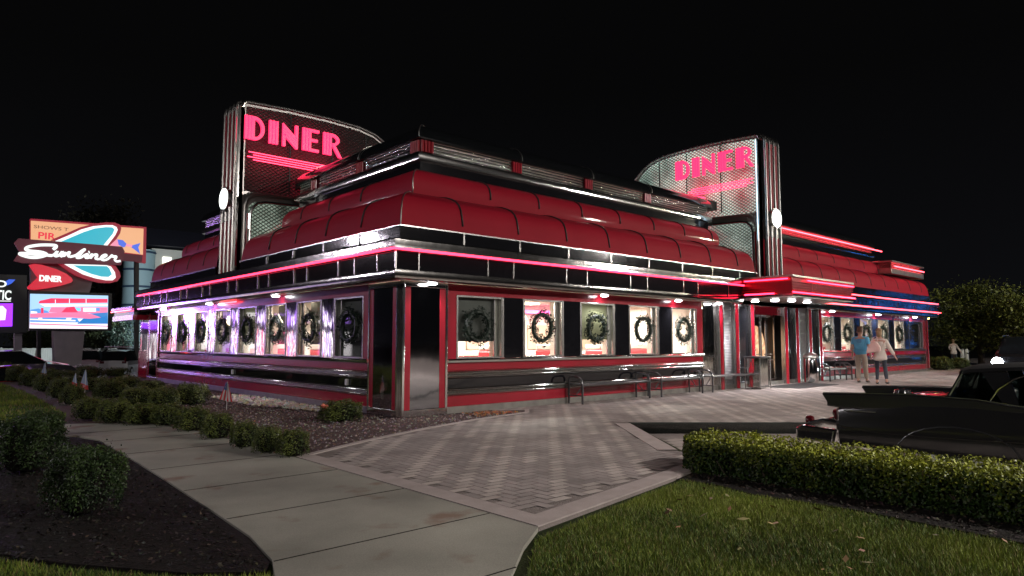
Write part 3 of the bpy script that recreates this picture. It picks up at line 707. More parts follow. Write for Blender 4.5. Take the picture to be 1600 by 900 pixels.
# --- two sign towers, mirror images of each other about the corner diagonal
def tower(side):
    """side 'L': fin along +X at y=8.9 facing -Y; side 'R': fin along +Y at x=14.75 facing -X"""
    if side == 'L': base = 8.9; g = lambda u, v, z: (u, base+v, z)
    else: base = 14.75; g = lambda u, v, z: (base+v, u, z)
    def mbx(mb, u0,u1,v0,v1,z0,z1):
        a = g(u0,v0,z0); b = g(u1,v1,z1); mb.box(min(a[0],b[0]),max(a[0],b[0]),min(a[1],b[1]),max(a[1],b[1]),z0,z1)
    fl = (lambda f: f)
    depth = 1.15
    # outline of the fin (u inward, z)
    top = [(.0,8.78)] + [(4.0,8.86)] + [(4.0+1.6*math.sin(t), 8.86-1.75*(1-math.cos(t))) for t in [PI/2*i/8 for i in range(1,9)]]
    out = [(.0,3.5)] + [(-.0,8.60),(.06,8.74),(.16,8.80)] + [(1.5,8.87),(2.8,8.88),(4.0,8.83),(4.6,8.70),(5.0,8.50),(5.4,8.15),(5.8,7.5),(6.1,6.6),(6.1,3.5)]
    o = P(MB().prism(out, lambda u,z: g(u,.06,z), lambda u,z: g(u,depth-.1,z)), 'sign_tower', 'brushed')
    inner = [(.16,6.05),(.16,8.66)] + [(1.5,8.74),(2.8,8.75),(4.0,8.70),(4.55,8.58),(4.95,8.38),(5.3,8.05),(5.7,7.4),(6.0,6.6),(6.0,6.05)]
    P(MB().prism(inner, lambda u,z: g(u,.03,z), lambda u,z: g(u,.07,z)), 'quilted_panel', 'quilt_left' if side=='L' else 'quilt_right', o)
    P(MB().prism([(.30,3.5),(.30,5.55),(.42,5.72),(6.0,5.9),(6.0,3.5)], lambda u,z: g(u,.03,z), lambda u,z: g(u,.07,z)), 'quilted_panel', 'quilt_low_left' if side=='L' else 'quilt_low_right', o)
    # rounded chrome arch framing the lower panel
    arch = [(.34,3.5),(.34,5.35),(.40,5.55),(.55,5.70),(.80,5.76),(1.9,5.80)]
    P(MB().tube([g(u,-.01,z) for u,z in arch], .05, 8), 'arch_trim', 'chrome_clean', o, smooth=True)
    arch2 = [(.16,3.5),(.16,5.55),(.24,5.80),(.45,5.95),(.75,5.99),(2.0,6.03)]
    P(MB().tube([g(u,-.01,z) for u,z in arch2], .055, 8), 'arch_trim', 'brushed', o, smooth=True)
    P(MB().tube([g(.24,-.03,3.55),g(.24,-.03,5.35)], .03, 8), 'arch_strip', 'red_enamel', o, smooth=True)
    # edge moulding and panel joints
    P(MB().tube([g(u,.02,z) for u,z in out[1:-1]], .055, 8), 'edge_trim', 'chrome_clean', o, smooth=True)
    mb = MB()
    for u in (1.55, 3.0, 4.25): mbx(mb,u-.015,u+.015,-.0,.05,6.2,8.72 if u < 4.2 else 8.60)
    PS(mb,'panel_joint','black_rub',o)
    # pillar nose with chrome flutes and red inlays
    mb = MB(); mbx(mb,-.10,.16,.06,depth,3.5,8.72); P(mb,'pillar','chrome',o,bevel=.05)
    mb = MB()
    for v in (.12,.42,.74,1.08): mb.tube([g(-.13,v,3.5),g(-.13,v,8.55),g(-.09,v,8.72),g(.02,v,8.80)],.045,8)
    PS(mb,'pillar_flute','chrome_clean',o,smooth=True)
    for v in (.27,.58,.91):
        for z0,z1 in ((3.5,5.15),(6.05,8.5)):
            mb = MB(); mb.tube([g(-.105,v-.045,z0),g(-.105,v-.045,z1)],.035,8); mb.tube([g(-.105,v+.045,z0),g(-.105,v+.045,z1)],.035,8); P(mb,'pillar_inlay','red_enamel',o,smooth=True)
    if side == 'R': P(MB().tube([g(.13,-.04,5.0),g(.13,-.04,8.6)],.016,6),'tower_neon',emis('neon_ice',(.55,.8,1.),2.2),o)
    else: P(MB().tube([g(.30,-.04,4.9),g(.30,-.04,5.35)],.018,6),'tower_neon','neon_white',o)
    # clock on the pillar
    zc = 5.83; vc = .62
    mb = MB(); n = 28; ring = []
    def disc(r, d0, d1): 
        m_ = MB(); m_.prism([(r*math.cos(2*PI*i/n), r*math.sin(2*PI*i/n)) for i in range(n)], lambda a,b: g(-d1,vc+a,zc+b), lambda a,b: g(-d0,vc+a,zc+b)); return m_
    cl = P(disc(.36,.10,.24),'clock','chrome_clean',o)
    P(disc(.31,.235,.265),'clock_face','clock_face',o)
    # neon lettering DINER
    W = []; H = .73; zb = 7.62 if side == 'L' else 7.70
    def rect(u0,u1,v0,v1): return [(u0,v0),(u1,v0),(u1,v1),(u0,v1)]
    def arcband(cx,cy,rx,ry,tx,ty,a0=-90,a1=90,n=14):
        o_ = [(cx+rx*math.cos(R(a0+(a1-a0)*i/n)), cy+ry*math.sin(R(a0+(a1-a0)*i/n))) for i in range(n+1)]
        i_ = [(cx+(rx-tx)*math.cos(R(a0+(a1-a0)*i/n)), cy+(ry-ty)*math.sin(R(a0+(a1-a0)*i/n))) for i in range(n+1)]
        return o_+i_[::-1]
    s = .098; gp = .045
    def stem(k): return [rect(i*(s+gp), i*(s+gp)+s, 0, 1) for i in range(k)]
    letters = []
    letters.append((stem(2) + [rect(.268,.40,0,1), arcband(.40,.5,.42,.5,.13,.13)], .82))
    letters.append((stem(3), .386))
    N = [rect(0,.12,0,.80), rect(.56,.68,.0+.12,1.0)]
    for i in range(3):
        y = .98-.205*i; N.append([(.0+(0 if i==0 else .0),y),( .68 if i==0 else .68, y-.74+0*i),(.68,y-.92),(.0,y-.185)])
    letters.append(([rect(0,.12,0,.52), rect(.56,.68,.42,1)] + [[(0,1-.17*i-.012*i),(.68,.40-.17*i-.012*i),(.68,.24-.17*i-.012*i),(0,.84-.17*i-.012*i)] for i in range(2)] + [[(0,.64),(.68,.04+.0),(.68,-.03),(.60,-.03),(0,.52)]], .70))
    letters.append((stem(3)+[rect(.386,.76,.88,1),rect(.386,.70,.45,.57),rect(.386,.76,0,.12)], .78))
    letters.append((stem(3)+[arcband(.39,.72,.38,.28,.12,.12), rect(.386,.45,.44,.56)*1, [(.43,.46),(.58,.46),(.90,-.04),(.75,-.04)]], .90))
    tot = sum(w_ for _, w_ in letters); gap = (3.22/H - tot)/4; u = 0
    for polys, w_ in letters:
        mb = MB()
        for pl in polys:
            def conv(a, b): 
                uu = (u+a)*H
                return uu + .07 if side == 'L' else 3.42 - uu
            mb.prism(pl if side=='L' else pl[::-1], lambda a,b: g(conv(a,b), -.12, zb+b*H), lambda a,b: g(conv(a,b), -.03, zb+b*H))
        P(mb,'neon_letter','neon_letter',o); u += w_+gap
    # four neon bars under the word
    for i in range(4):
        z = 7.24-.075*i; u0 = (.22,.36,.18,.36)[i]; u1 = (2.9,2.72,2.6,2.45)[i]
        if side == 'R': u0, u1 = (.25,.4,.25,.5)[i], (2.75,2.9,3.0,2.9)[i]
        P(MB().tube([g(u0,-.06,z),g(u1,-.06,z)],.017,6),'neon_bar','neon_pink' ,o)
    # the bars end in a pointed bolt
    P(MB().tube([g(u_,-.06,z_) for u_,z_ in ((2.9,7.02),(2.5,6.94),(2.2,6.84),(2.15,6.76),(2.35,6.70),(2.9,6.74),(3.6,6.86))],.03,6),'neon_bolt','neon_pink',o,smooth=True)
    P(MB().tube([g(u_,-.06,z_) for u_,z_ in ((3.0,7.06),(3.3,7.10),(3.8,7.16),(4.4,7.22))],.03,6),'neon_bolt','neon_pink',o,smooth=True)
tower('L'); tower('R')

# --- building mass behind the fronts, interior
P(MB().box(2.0,31.0,7.5,16,.0,4.4),'rear_block','black_rub')
P(MB().box(5.2,13.4,5.2,16,0,4.4),'rear_block','black_rub')
# interior shell seen through the windows
P(MB().box(.14,31.4,.14,17.8,.0,.06),'interior_floor','floor_tile')
P(MB().box(.14,31.4,.14,5.2,2.70,2.74),'ceiling','cream'); P(MB().box(.14,5.2,5.2,17.8,2.70,2.74),'ceiling','cream')
P(MB().box(5.1,31.4,5.0,5.1,.06,2.7),'interior_wall','cream'); P(MB().box(5.0,5.1,5.0,17.8,.06,2.7),'interior_wall','cream')
P(MB().box(.14,5.2,17.7,17.8,.06,2.7),'interior_wall','cream'); P(MB().box(31.3,31.4,.14,5,.06,2.7),'interior_wall','cream')
P(MB().box(11.2,11.3,.2,3.2,.06,2.7),'interior_wall','cream'); P(MB().box(18.7,18.8,.2,4.2,.06,2.7),'interior_wall','cream')
# inner backing of the low walls
P(MB().box(1.1,10.8,.10,.13,.0,1.1),'wall_backing','cream_tile'); P(MB().box(.10,.13,1.2,16.5,0,1.1),'wall_backing','cream_tile'); P(MB().box(19,31.3,.10,.13,0,1.1),'wall_backing','cream_tile')
# dark reflective band and pictures on the inner wall
for x in [3.0+2.6*k for k in range(4)] + [20.2+2.6*k for k in range(4)]:
    P(MB().box(x,x+1.1,4.95,5.0,1.25,2.05),'wall_picture',M['booth_red'] if int(x*10)%2 else M['cream_tile'])
for y in [6.5+2.7*k for k in range(4)]: P(MB().box(4.95,5.0,y,y+1.0,1.2,2.0),'wall_picture','booth_red')
P(MB().box(1.5,11,4.55,4.62,2.42,2.52),'cove_light','cove_pink')
for x,y in [(2.6,1.9),(5.6,1.9),(8.6,1.9),(3.5,3.9),(7.0,3.9),(10.3,3.9),(21,1.8),(24.5,1.8),(28,1.8),(22.5,3.8),(26.5,3.8),(14.8,3.0)]:
    P(MB().box(x-.5,x+.5,y-.2,y+.2,2.66,2.69),'ceiling_light','ceiling_lamp')
for y in (6.0,8.7,11.4,14.1,16.2): P(MB().box(1.8,2.2,y-.5,y+.5,2.66,2.69),'ceiling_light','ceiling_lamp')
def room_light(x, y, e=330):
    ld = bpy.data.lights.new('room_lamp','AREA'); ld.shape = 'SQUARE'; ld.size = .9; ld.energy = e; ld.color = (1.,.94,.86)
    o = bpy.data.objects.new('room_lamp', ld); COL.objects.link(o); o.location = (x,y,2.6); o.parent = D
for x, y in [(2.6,2.6),(6.4,2.6),(9.8,2.6),(21,2.5),(25,2.5),(29,2.5),(2.6,6.5),(2.6,10),(2.6,13.5),(2.6,16.5)]: room_light(x, y)
P(MB().box(11.3,18.7,2.0,2.06,.06,2.7),'dark_backing','black_rub')  # black wall added to keep the bright room out of the doorway
# booths and pendants along the windows
def booth(x, y, ax):
    mb = MB(); t = MB()
    if ax == 'x': mb.box(x-.16,x+.16,y,y+1.1,.06,1.28); t.box(x+.5,x+1.4,y,y+1.1,.74,.78)
    else: mb.box(x,x+1.1,y-.16,y+.16,.06,1.28); t.box(x,x+1.1,y+.5,y+1.4,.74,.78)
    P(mb,'booth_seat','booth_red',bevel=.05)
    m2 = MB(); 
    if ax == 'x': m2.box(x-.12,x+.12,y-.01,y+1.11,1.28,1.42)
    else: m2.box(x-.01,x+1.11,y-.12,y+.12,1.28,1.42)
    P(m2,'booth_top','table_white',bevel=.03); P(t,'booth_table','table_white')
for k in range(5): booth(1.35+1.96*k,.35,'x'); booth(19+1.98*k,.35,'x')
for k in range(8): booth(.35,1.45+1.95*k,'y')
for k in range(5): P(MB().lathe([(.03,.3),(.16,.05),(.18,0),(.01,.02)],(2.1+1.96*k,.9,2.05),14),'pendant_lamp','pendant',smooth=True)
for k in range(8): P(MB().lathe([(.03,.3),(.16,.05),(.18,0),(.01,.02)],(.9,2.2+1.95*k,2.05),14),'pendant_lamp','pendant',smooth=True)
# counter with stools inside
P(MB().box(3,10.5,3.6,4.1,.06,1.1),'counter','booth_red'); P(MB().box(2.9,10.6,3.5,4.15,1.1,1.15),'counter_top','table_white')

# --- annex at the far left end with a small red canopy
P(MB().box(.35,6,18.0,20.8,0,3.2),'annex','chrome_wavy')
P(MB().box(.30,.35,18.05,20.7,.0,1.1),'annex_red','red_gloss')
a0 = MB().box(.28,.34,18.7,20.2,1.15,2.4); P(a0,'annex_window','mirror_dark')
P(MB().box(-.55,.4,18.3,21.6,2.35,2.55),'annex_canopy','red_gloss'); P(MB().box(-.5,.4,18.35,21.55,2.55,2.8),'annex_canopy','black_panel'); P(MB().box(-.6,.4,18.25,21.7,2.8,2.88),'annex_canopy_cap','chrome')
P(MB().tube([(-.62,18.3,2.74),(-.62,21.6,2.74)],.02,6),'neon_tube','neon_red')
# --- projecting bay at the far right end
P(MB().box(31.8,34.6,1.2,5,0,3.0),'end_bay','chrome_wavy'); P(MB().box(31.6,35.6,.6,5.5,2.85,3.05),'end_bay_canopy','red_gloss')
P(MB().tube([(31.9,.55,3.0),(35.6,.55,3.0)],.022,6),'neon_tube','neon_red')
q = at(1428+30,462,'y',.5); P(MB().lathe([(.1,0),(.14,-.08),(.08,-.16),(.01,-.18)],(33.2,.4,2.85),12),'canopy_lamp','yellow_lamp',smooth=True)
P(MB().box(33.6,40,4,12,0,5.0),'rear_tower',mat('rear_tower_brown',(.16,.09,.05),.6))
for z in (5.2,6.2): P(MB().lathe([(.16,.2),(.16,-.1),(.01,-.14)],(33.55,3.9,z-2),10),'wall_lamp',emis('wall_lamp_%d'%int(z*10),(1.,.75,.5),5.))

# ================================================================== WREATHS (hung in front of the windows)
def wreath_mesh(seed):
    r_ = np.random.default_rng(seed); n = 900
    a = r_.uniform(0,2*PI,n); b = r_.uniform(0,2*PI,n); rad = .31 + .03*np.sin(a*5+seed); rr = r_.uniform(.05,.135,n)
    x = (rad+rr*np.cos(b))*np.cos(a); z = (rad+rr*np.cos(b))*np.sin(a); y = rr*np.sin(b)*.7
    c = np.stack([x,y,z],1); nr = r_.normal(size=(n,3)); sz = r_.uniform(.02,.045,n)
    sp = r_.choice(n, 70); c[sp,0] *= 1.14; c[sp,2] *= 1.14; sz[sp] *= 1.3
    cols = np.array([.007,.015,.010])*r_.uniform(.5,2.0,n)[:,None]
    me = quads_mesh('foliage', c, nr, sz, cols, 'leaf', parent='mesh', aspect=.35); return me
wm = [wreath_mesh(s) for s in (1,2,3)]
ring = MB(); ring.tube([(.31*math.cos(t),0,.31*math.sin(t)) for t in [2*PI*i/24 for i in range(24)]], .05, 6, closed=True)
ring_me = ring.build('ring','leaf_wreath'); ring_data = ring_me.data; bpy.data.objects.remove(ring_me)
def wreath(loc, rz, label, i):
    t = thing('wreath', label, 'wreath', loc, rz, 'evergreen wreaths hung in the diner windows')
    obj('ring', ring_data, t); obj('foliage', wm[i%3], t); t.rotation_euler = (0, random.uniform(0,6.28), rz); t.scale = (random.uniform(.93,1.07),1,1)
    return t
ords = ['first','second','third','fourth','fifth','sixth','seventh','eighth']
xl = ['green wreath against the half drawn grey blind, first window right of the corner pier','green wreath in the window with pink neon behind it, second right of the corner','green wreath over the olive blind in the third window right of the corner','green wreath in the fourth window right of the corner, above the second bench','green wreath in the last window before the entrance panels']
for k,(a,b) in enumerate(xwin): wreath(((a+b)/2-.09,-.05,1.83), 0, xl[k], k)
yl = ['large dark wreath in the unlit window next to the corner pier on the left wall'] + ['dark wreath in the %s window left of the corner pier on the left wall' % ords[k] for k in range(1,8)]
for k,(a,b) in enumerate(ywin): wreath((-.05,(a+b)/2-.09,1.83), PI/2, yl[k], k+1)
for k,(a,b) in enumerate(wwin): wreath(((a+b)/2-.09,-.05,1.83), 0, 'small wreath in the %s window right of the entrance on the far wing' % ords[k], k+2)

# ================================================================== BENCHES
def bench(L, loc, rz, label):
    t = thing('bench', label, 'bench', loc, rz, 'black metal benches along the front of the diner')
    for s in (-1, 1):
        x = s*L/2
        pts = [(x,.0,0),(x,.0,.44),(x,.01,.53),(x,.06,.60),(x,.14,.64),(x,.30,.655),(x,.40,.65),(x,.44,.60),(x,.44,0)]
        MB().tube(pts,.026,8).build('arm_frame','black_metal',t,smooth=True)
        MB().tube([(x,.0,.2),(x,.44,.2)],.016,6).tube([(x,.22,.2),(x-s*.28,.22,.44)],.014,6).build('brace','black_metal',t,smooth=True)
    mb = MB()
    for i in range(6): mb.box(-L/2,L/2,.02+.07*i,.07+.07*i,.45,.475)
    mb.build('seat','black_metal',t,bevel=.006)
    MB().tube([(-L/2,.0,.45),(L/2,.0,.45)],.02,6).tube([(-L/2,.44,.45),(L/2,.44,.45)],.02,6).build('seat_rail','black_metal',t,smooth=True)
    return t
b0 = bench(2.65,(6.1,-.52,0),0,'black bench nearest the corner pier, under the second and third windows')
bench(2.0,(8.95,-.52,0),0,'black bench in the middle of three, under the fourth window')
bench(2.3,(11.65,-.52,0),0,'black bench closest to the chrome litter bin left of the entrance')
bench(1.5,(19.3,-.55,0),0,'black bench right of the entrance, nearest the doors')
bench(1.5,(21.2,-.60,0),0,'black bench right of the entrance, directly left of the man in blue')
# litter bins
def bin_(loc, label, rnd):
    t = thing('litter_bin', label, 'litter bin', loc, 0)
    if not rnd:
        MB().box(-.3,.3,-.22,.22,.04,.98).build('bin_body','chrome_wavy',t,bevel=.02)
        mb = MB()
        for sx_ in (-.33,.33):
            for sy in (-.25,.25): mb.tube([(sx_,sy,0),(sx_,sy,1.0)],.02,6)
        PS(mb,'bin_post','chrome_clean',t); MB().box(-.36,.36,-.28,.28,.98,1.03).build('bin_lid','black_metal',t,bevel=.01)
    else:
        MB().lathe([(.24,.02),(.25,.1),(.25,.85),(.23,.9)],(0,0,0),20).build('bin_body','chrome_wavy',t,smooth=True)
        MB().lathe([(.27,.9),(.27,.95),(.2,1.05),(.02,1.1)],(0,0,0),20).build('bin_lid','base_steel',t,smooth=True)
bin_((13.0,-.62,0),'square chrome litter bin beside the left side of the entrance doors',False)
bin_((17.2,-.45,0),'round chrome litter bin with pale top right of the entrance doors',True)
tag(MB().box(13.9,16.9,-1.55,-.35,.006,.018).build('doormat','rubber',bevel=.004),'dark grey rubber doormat lying in front of the entrance doors','doormat')

# ================================================================== SHRUBS
def shrub_mesh(seed, n=2900, boxy=.22, leaf=.035, cols=((.028,.045,.014),(.10,.12,.025))):
    r_ = np.random.default_rng(seed); d = r_.normal(size=(n,3)); d /= np.linalg.norm(d,axis=1)[:,None]
    d[:,2] = np.abs(d[:,2])*1.0 - .15*(r_.uniform(size=n) < .25)
    p = np.sign(d)*np.abs(d)**(1-boxy); p /= np.max(np.abs(p),axis=1)[:,None]**boxy * 1.0 + 1e-9
    fld = np.array([noise.noise(Vector(q*2.3)+Vector((seed*3.1,0,0))) for q in d])
    rad = (r_.uniform(.72,1.0,n)**.6)*(1+.16*fld) + (r_.uniform(size=n) < .04)*r_.uniform(0,.14,n)
    c = p*rad[:,None]*np.array([.5,.5,.9]); c[:,2] += .08
    nr = d + r_.normal(size=(n,3))*.8; sz = r_.uniform(.6,1.3,n)*leaf
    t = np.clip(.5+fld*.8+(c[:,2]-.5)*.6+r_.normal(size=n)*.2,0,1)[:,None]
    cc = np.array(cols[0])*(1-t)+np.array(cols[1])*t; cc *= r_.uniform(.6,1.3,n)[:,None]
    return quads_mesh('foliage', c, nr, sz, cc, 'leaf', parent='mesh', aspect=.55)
core = MB()
for i in range(1): core.lathe([(.02,.0),(.30,.04),(.41,.25),(.42,.6),(.33,.82),(.02,.88)],(0,0,0),12)
core_o = core.build('branches','soil',smooth=True); core_d = core_o.data; bpy.data.objects.remove(core_o)
sm = [shrub_mesh(s) for s in range(4)]
smb = [shrub_mesh(s+10, 9000, .35, .022, ((.009,.020,.008),(.040,.070,.018))) for s in range(3)]
def shrub(px, py, wpx, hpx, label, big=False, cat='shrub', grp='low clipped shrubs planted beside the diner', my=None):
    wpx *= .80 if not big else .74; hpx *= .80 if not big else .86
    p = at(px, py, 'z', 0.); dep = (p-CAM).dot(FW); W = wpx*dep/F; H = hpx*dep/F
    t = thing('shrub', label, cat, p, random.uniform(0,6.28), grp)
    ms = smb if big else sm
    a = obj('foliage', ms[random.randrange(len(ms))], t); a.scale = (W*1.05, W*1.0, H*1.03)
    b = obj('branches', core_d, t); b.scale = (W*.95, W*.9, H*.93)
    return t
# big ones in the near left bed
shrub(130,800,128,118,'large dark rounded bush with bright new shoots, nearest the camera on the left',True,grp='large bushes in the mulch bed')
shrub(42,735,118,100,'large dark bush cut by the left edge, behind the nearest bush',True,grp='large bushes in the mulch bed')
shrub(62,682,78,46,'dark flat topped bush behind the two large bushes at the left edge',True,grp='large bushes in the mulch bed')
# front row beside the path
row = [(458,712,58,52,'bright tipped low shrub at the end of the path side row, nearest the corner pier'),(418,706,52,50,'low shrub second from the plaza end of the path side row'),(382,698,54,50,'low shrub third from the plaza end of the path side row'),
 (340,684,60,48,'low shrub fourth from the plaza end, below the small striped flag'),(300,672,60,46,'low shrub at the bend of the path, fifth from the plaza end'),(262,664,54,42,'low dark shrub sixth from the plaza end of the path side row'),
 (222,662,66,40,'low shrub at the far corner of the concrete path'),(178,660,60,46,'reddish tipped low shrub left of the far path corner'),(140,655,56,44,'low shrub in front of the blue and white flag')]
for px,py,w_,h_,l in row: shrub(px,py,w_,h_,l)
row2 = [(298,632,62,42,'dense shrub touching the pale stones by the left wall'),(256,638,58,42,'dense shrub left of the one by the pale stones'),(216,634,60,38,'dense shrub in the second row, in line with the end of the diner'),(172,622,60,38,'dense shrub in the second row behind the right hand flag'),
 (112,632,40,40,'rounded shrub at the near end of the diagonal row by the lawn'),(92,622,40,40,'second rounded shrub of the diagonal row by the lawn'),(70,612,38,36,'third rounded shrub of the diagonal row by the lawn'),(48,604,36,34,'fourth rounded shrub of the diagonal row by the lawn'),(26,596,36,32,'fifth rounded shrub of the diagonal row by the lawn'),(6,590,34,30,'rounded shrub of the diagonal row cut by the left edge'),
 (236,610,48,20,'low shrub at the foot of the far left pier of the diner'),(196,606,52,24,'shrub in the third row below the white estate car'),(150,610,60,26,'shrub in the third row right of the left hand flag'),(110,606,54,24,'shrub in the third row behind the left hand flag'),
 (180,588,46,17,'small far shrub under the white estate car'),(140,590,44,22,'small far shrub right of the sign pylon base'),(100,596,44,22,'small far shrub right in front of the sign pylon base'),(70,596,48,26,'far shrub left of the sign pylon base'),(130,580,40,12,'farthest small shrub beside the sign pylon base')]
for px,py,w_,h_,l in row2: shrub(px,py,w_,h_,l)
# flowering shrub by the corner pier
fs = shrub(532,657,78,40,'red tipped shrub with a coral flower at the foot of the corner pier',grp='low clipped shrubs planted beside the diner')
mb = MB()
for q in ((505,634),(510,636),(552,632)): 
    p = at(*q,'y',.35); mb.lathe([(.01,-.04),(.05,0),(.02,.04)],(p.x,p.y,p.z),6)
fl = mb.build('flower',mat('petal',(.6,.15,.10),.6)); fl.parent = fs; fl.matrix_parent_inverse = (Matrix.Translation(fs.location) @ Matrix.Rotation(fs.rotation_euler.z,4,'Z')).inverted()
# dark shrubs at the far right end of the diner
shrub(1470,578,44,26,'dark clipped shrub at the far right corner of the diner',grp='low clipped shrubs planted beside the diner')
shrub(1500,576,30,22,'dark clipped shrub beyond the far right corner, beside the road',grp='low clipped shrubs planted beside the diner')

# clipped box hedge at lower right
def hedge():
    r_ = np.random.default_rng(5); n = 46000; L = 6.6; Wd = .95; H = .36
    u = r_.uniform(0,L,n); face = r_.choice(3,n,p=[.45,.42,.13]); v = np.zeros(n); z = np.zeros(n); nr = np.zeros((n,3))
    f = face == 0; v[f] = r_.uniform(0,Wd,f.sum()); z[f] = H; nr[f] = (0,0,1)
    f = face == 1; v[f] = 0; z[f] = r_.uniform(-.02,H,f.sum()); nr[f] = (-1,0,.2)
    f = face == 2; v[f] = r_.uniform(0,Wd,f.sum()); u[f] = 0; z[f] = r_.uniform(0,H,f.sum()); nr[f] = (0,1,.2)
    bump_ = np.array([noise.noise(Vector((a*2.2,b*2.2,c*2.2)))*.06+noise.noise(Vector((a*7,b*7,c*7)))*.035 for a,b,c in zip(u,v,z)])
    dep = r_.uniform(-.09,.03,n)+bump_
    c = np.stack([v,-u,z],1) + nr*dep[:,None]
    rnd = (np.clip(z-H+.10,0,.1)/.1)**2*.05; c[:,0] += np.where(face==1, rnd, 0); 
    end = np.clip(.25-u,0,.25)/.25; c[:,0] += end**2*.22*(np.abs(v-Wd/2) > 0)*np.sign(Wd/2-v)*.8
    t = np.clip(r_.uniform(0,1,n)*.6+bump_*5-.05+np.where(face==0,.45,0.)+(z/H-.8)*.5,0,1)[:,None]  # lit top and shaded foot put into leaf colour, besides yellower new growth
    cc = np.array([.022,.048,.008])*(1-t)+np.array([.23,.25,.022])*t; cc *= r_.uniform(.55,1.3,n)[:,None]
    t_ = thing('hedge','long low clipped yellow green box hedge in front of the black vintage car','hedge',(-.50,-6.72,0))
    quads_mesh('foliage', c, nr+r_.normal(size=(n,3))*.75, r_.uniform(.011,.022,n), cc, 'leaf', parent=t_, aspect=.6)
    MB().box(.09,Wd-.09,-L+.1,-.1,-.01,H-.09).build('branches','soil',t_)
    for k in range(14):
        y = -.2-.45*k; mb = MB()
        for j in range(3): mb.tube([(.02+random.uniform(0,.1),y+random.uniform(-.03,.03),-.01),(random.uniform(-.02,.1),y+random.uniform(-.12,.12),.16)],.006,5)
        mb.build('stem','wood',t_)
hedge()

# ================================================================== TREES
def tree(x, y, z0, H, W, label, seed, cols, n=9000, leaf=.13, trunk=.22, grp=None, cat='tree', lit=None):
    r_ = np.random.default_rng(seed); t = thing('tree', label, cat, (x,y,z0), 0, grp)
    mb = MB(); mb.tube([(0,0,0),(.05,.03,H*.3),(-.05,.05,H*.6),(0,0,H*.9)], trunk, 8, taper=[1,.75,.4,.1])
    tips = []
    for k in range(16):
        a = r_.uniform(0,2*PI); h = r_.uniform(.25,.85)*H; L = W*.5*(1-.6*(h/H-.2))*r_.uniform(.7,1.05)
        e = (L*math.cos(a), L*math.sin(a), h+L*.25); mb.tube([(0,0,h*.9),(e[0]*.5,e[1]*.5,h+.05*L),e], trunk*.28, 5, taper=[1,.6,.15]); tips.append(e)
    mb.build('trunk','wood',t,smooth=True)
    nc = 60; cc = []
    for k in range(nc):
        e = tips[r_.integers(len(tips))]; f = r_.uniform(.35,1.05); cc.append((e[0]*f+r_.normal()*.25,e[1]*f+r_.normal()*.25,e[2]*(.75+.25*f)+r_.normal()*.3))
    for k in range(6): cc.append((r_.normal()*.2, r_.normal()*.2, H*r_.uniform(.75,1.0)))
    cc = np.array(cc); idx = r_.integers(len(cc), size=n); sp = W*.095
    c = cc[idx] + r_.normal(size=(n,3))*np.array([sp,sp,sp*.55])
    tone = r_.uniform(.55,1.35,len(cc))[idx]*r_.uniform(.6,1.3,n); mix = r_.uniform(0,1,n)[:,None]
    col = (np.array(cols[0])*(1-mix)+np.array(cols[1])*mix)*tone[:,None]
    quads_mesh('crown', c, r_.normal(size=(n,3))+np.array([0,0,.8]), r_.uniform(.5,1.2,n)*leaf, col, 'leaf', parent=t, aspect=.45)
    return t
G1 = ((.03,.045,.010),(.13,.14,.025)); G2 = ((.02,.03,.012),(.05,.06,.02))
def tree_at(px, dep, H, W, label, seed, cols, base=None, **k):
    d = (RT*(px-800)/F + Vector((FW.x,FW.y,0)).normalized()); p = CAM + d*dep; tree(p.x, p.y, -.2 if base is None else base, H, W, label, seed, cols, **k)
TG = 'trees beyond the parking lot'
tree_at(1530,44,5.6,5.6,'broad olive green tree right of the far end of the diner',3,G1,n=14000,leaf=.10,grp=TG)
tree_at(1612,40,4.6,5.2,'olive green tree partly cut by the right edge of the picture',4,G1,n=9000,leaf=.10,grp=TG)
tree_at(1488,58,4.6,4.5,'small darker tree between the diner and the broad olive tree',5,G2,n=6000,leaf=.13,grp=TG)
tree_at(1568,60,5.5,7,'dark tree behind the headlights in the right background',6,G2,n=8000,leaf=.15,grp=TG)
tree_at(182,92,21,16,'tall dark tree rising behind the blue hotel and the road signs',7,((.035,.035,.025),(.06,.055,.04)),base=-.9,n=9000,leaf=.3,trunk=.4)
tree_at(195,63,4.2,3.0,'small dark conifer in front of the blue hotel tower',8,((.02,.04,.03),(.05,.08,.06)),base=-.9,n=4000,leaf=.12,trunk=.1)
tree_at(150,64,5.2,5.2,'dark bushy tree behind the sign pylon, above the white fence',9,G2,base=-.9,n=5000,leaf=.16)
tree_at(60,66,4.8,4.8,'dark bushy tree between the two road signs',12,G2,base=-.9,n=4000,leaf=.16)

# ================================================================== ROAD SIGNS, left background
YS = 37.5
def on(px, py, y=YS, dy=0.): p = at(px, py, 'y', y); return (p.x, p.z)
def pixpoly(mb, pts, y, th, sc=None):
    q = [on(a,b,y) for a,b in pts]
    mb.prism(q, lambda u,v:(u,y-th,v), lambda u,v:(u,y,v)); return mb
def crop2(x, y): return (20+x/7.5, 340+y/7.5)     # enlarged view of the sign -> picture coordinates
emis('sign_red',(1.,.012,.05),.45); emis('sign_white',(.92,1.,.97),.9); emis('sign_turq',(.0,.52,.68),.6); emis('sign_orange',(1.,.50,.25),.62)
emis('sign_dark',(.22,.10,.06),.5); emis('sign_crimson',(.85,.02,.06),.7); emis('sign_bluefin',(.04,.12,.7),.8); emis('sign_pinkfin',(1.,.30,.45),.7)
mat('blade',(.09,.018,.025),.45,emit=(.10,.015,.03),es=.35); mat('pylon_grey',(.17,.15,.16),.6); mat('pylon_white',(.50,.45,.46),.7,var=(2,(.42,.38,.40)))
mat('edge_red',(.35,.02,.05),.4,emit=(.5,.02,.05),es=.25)
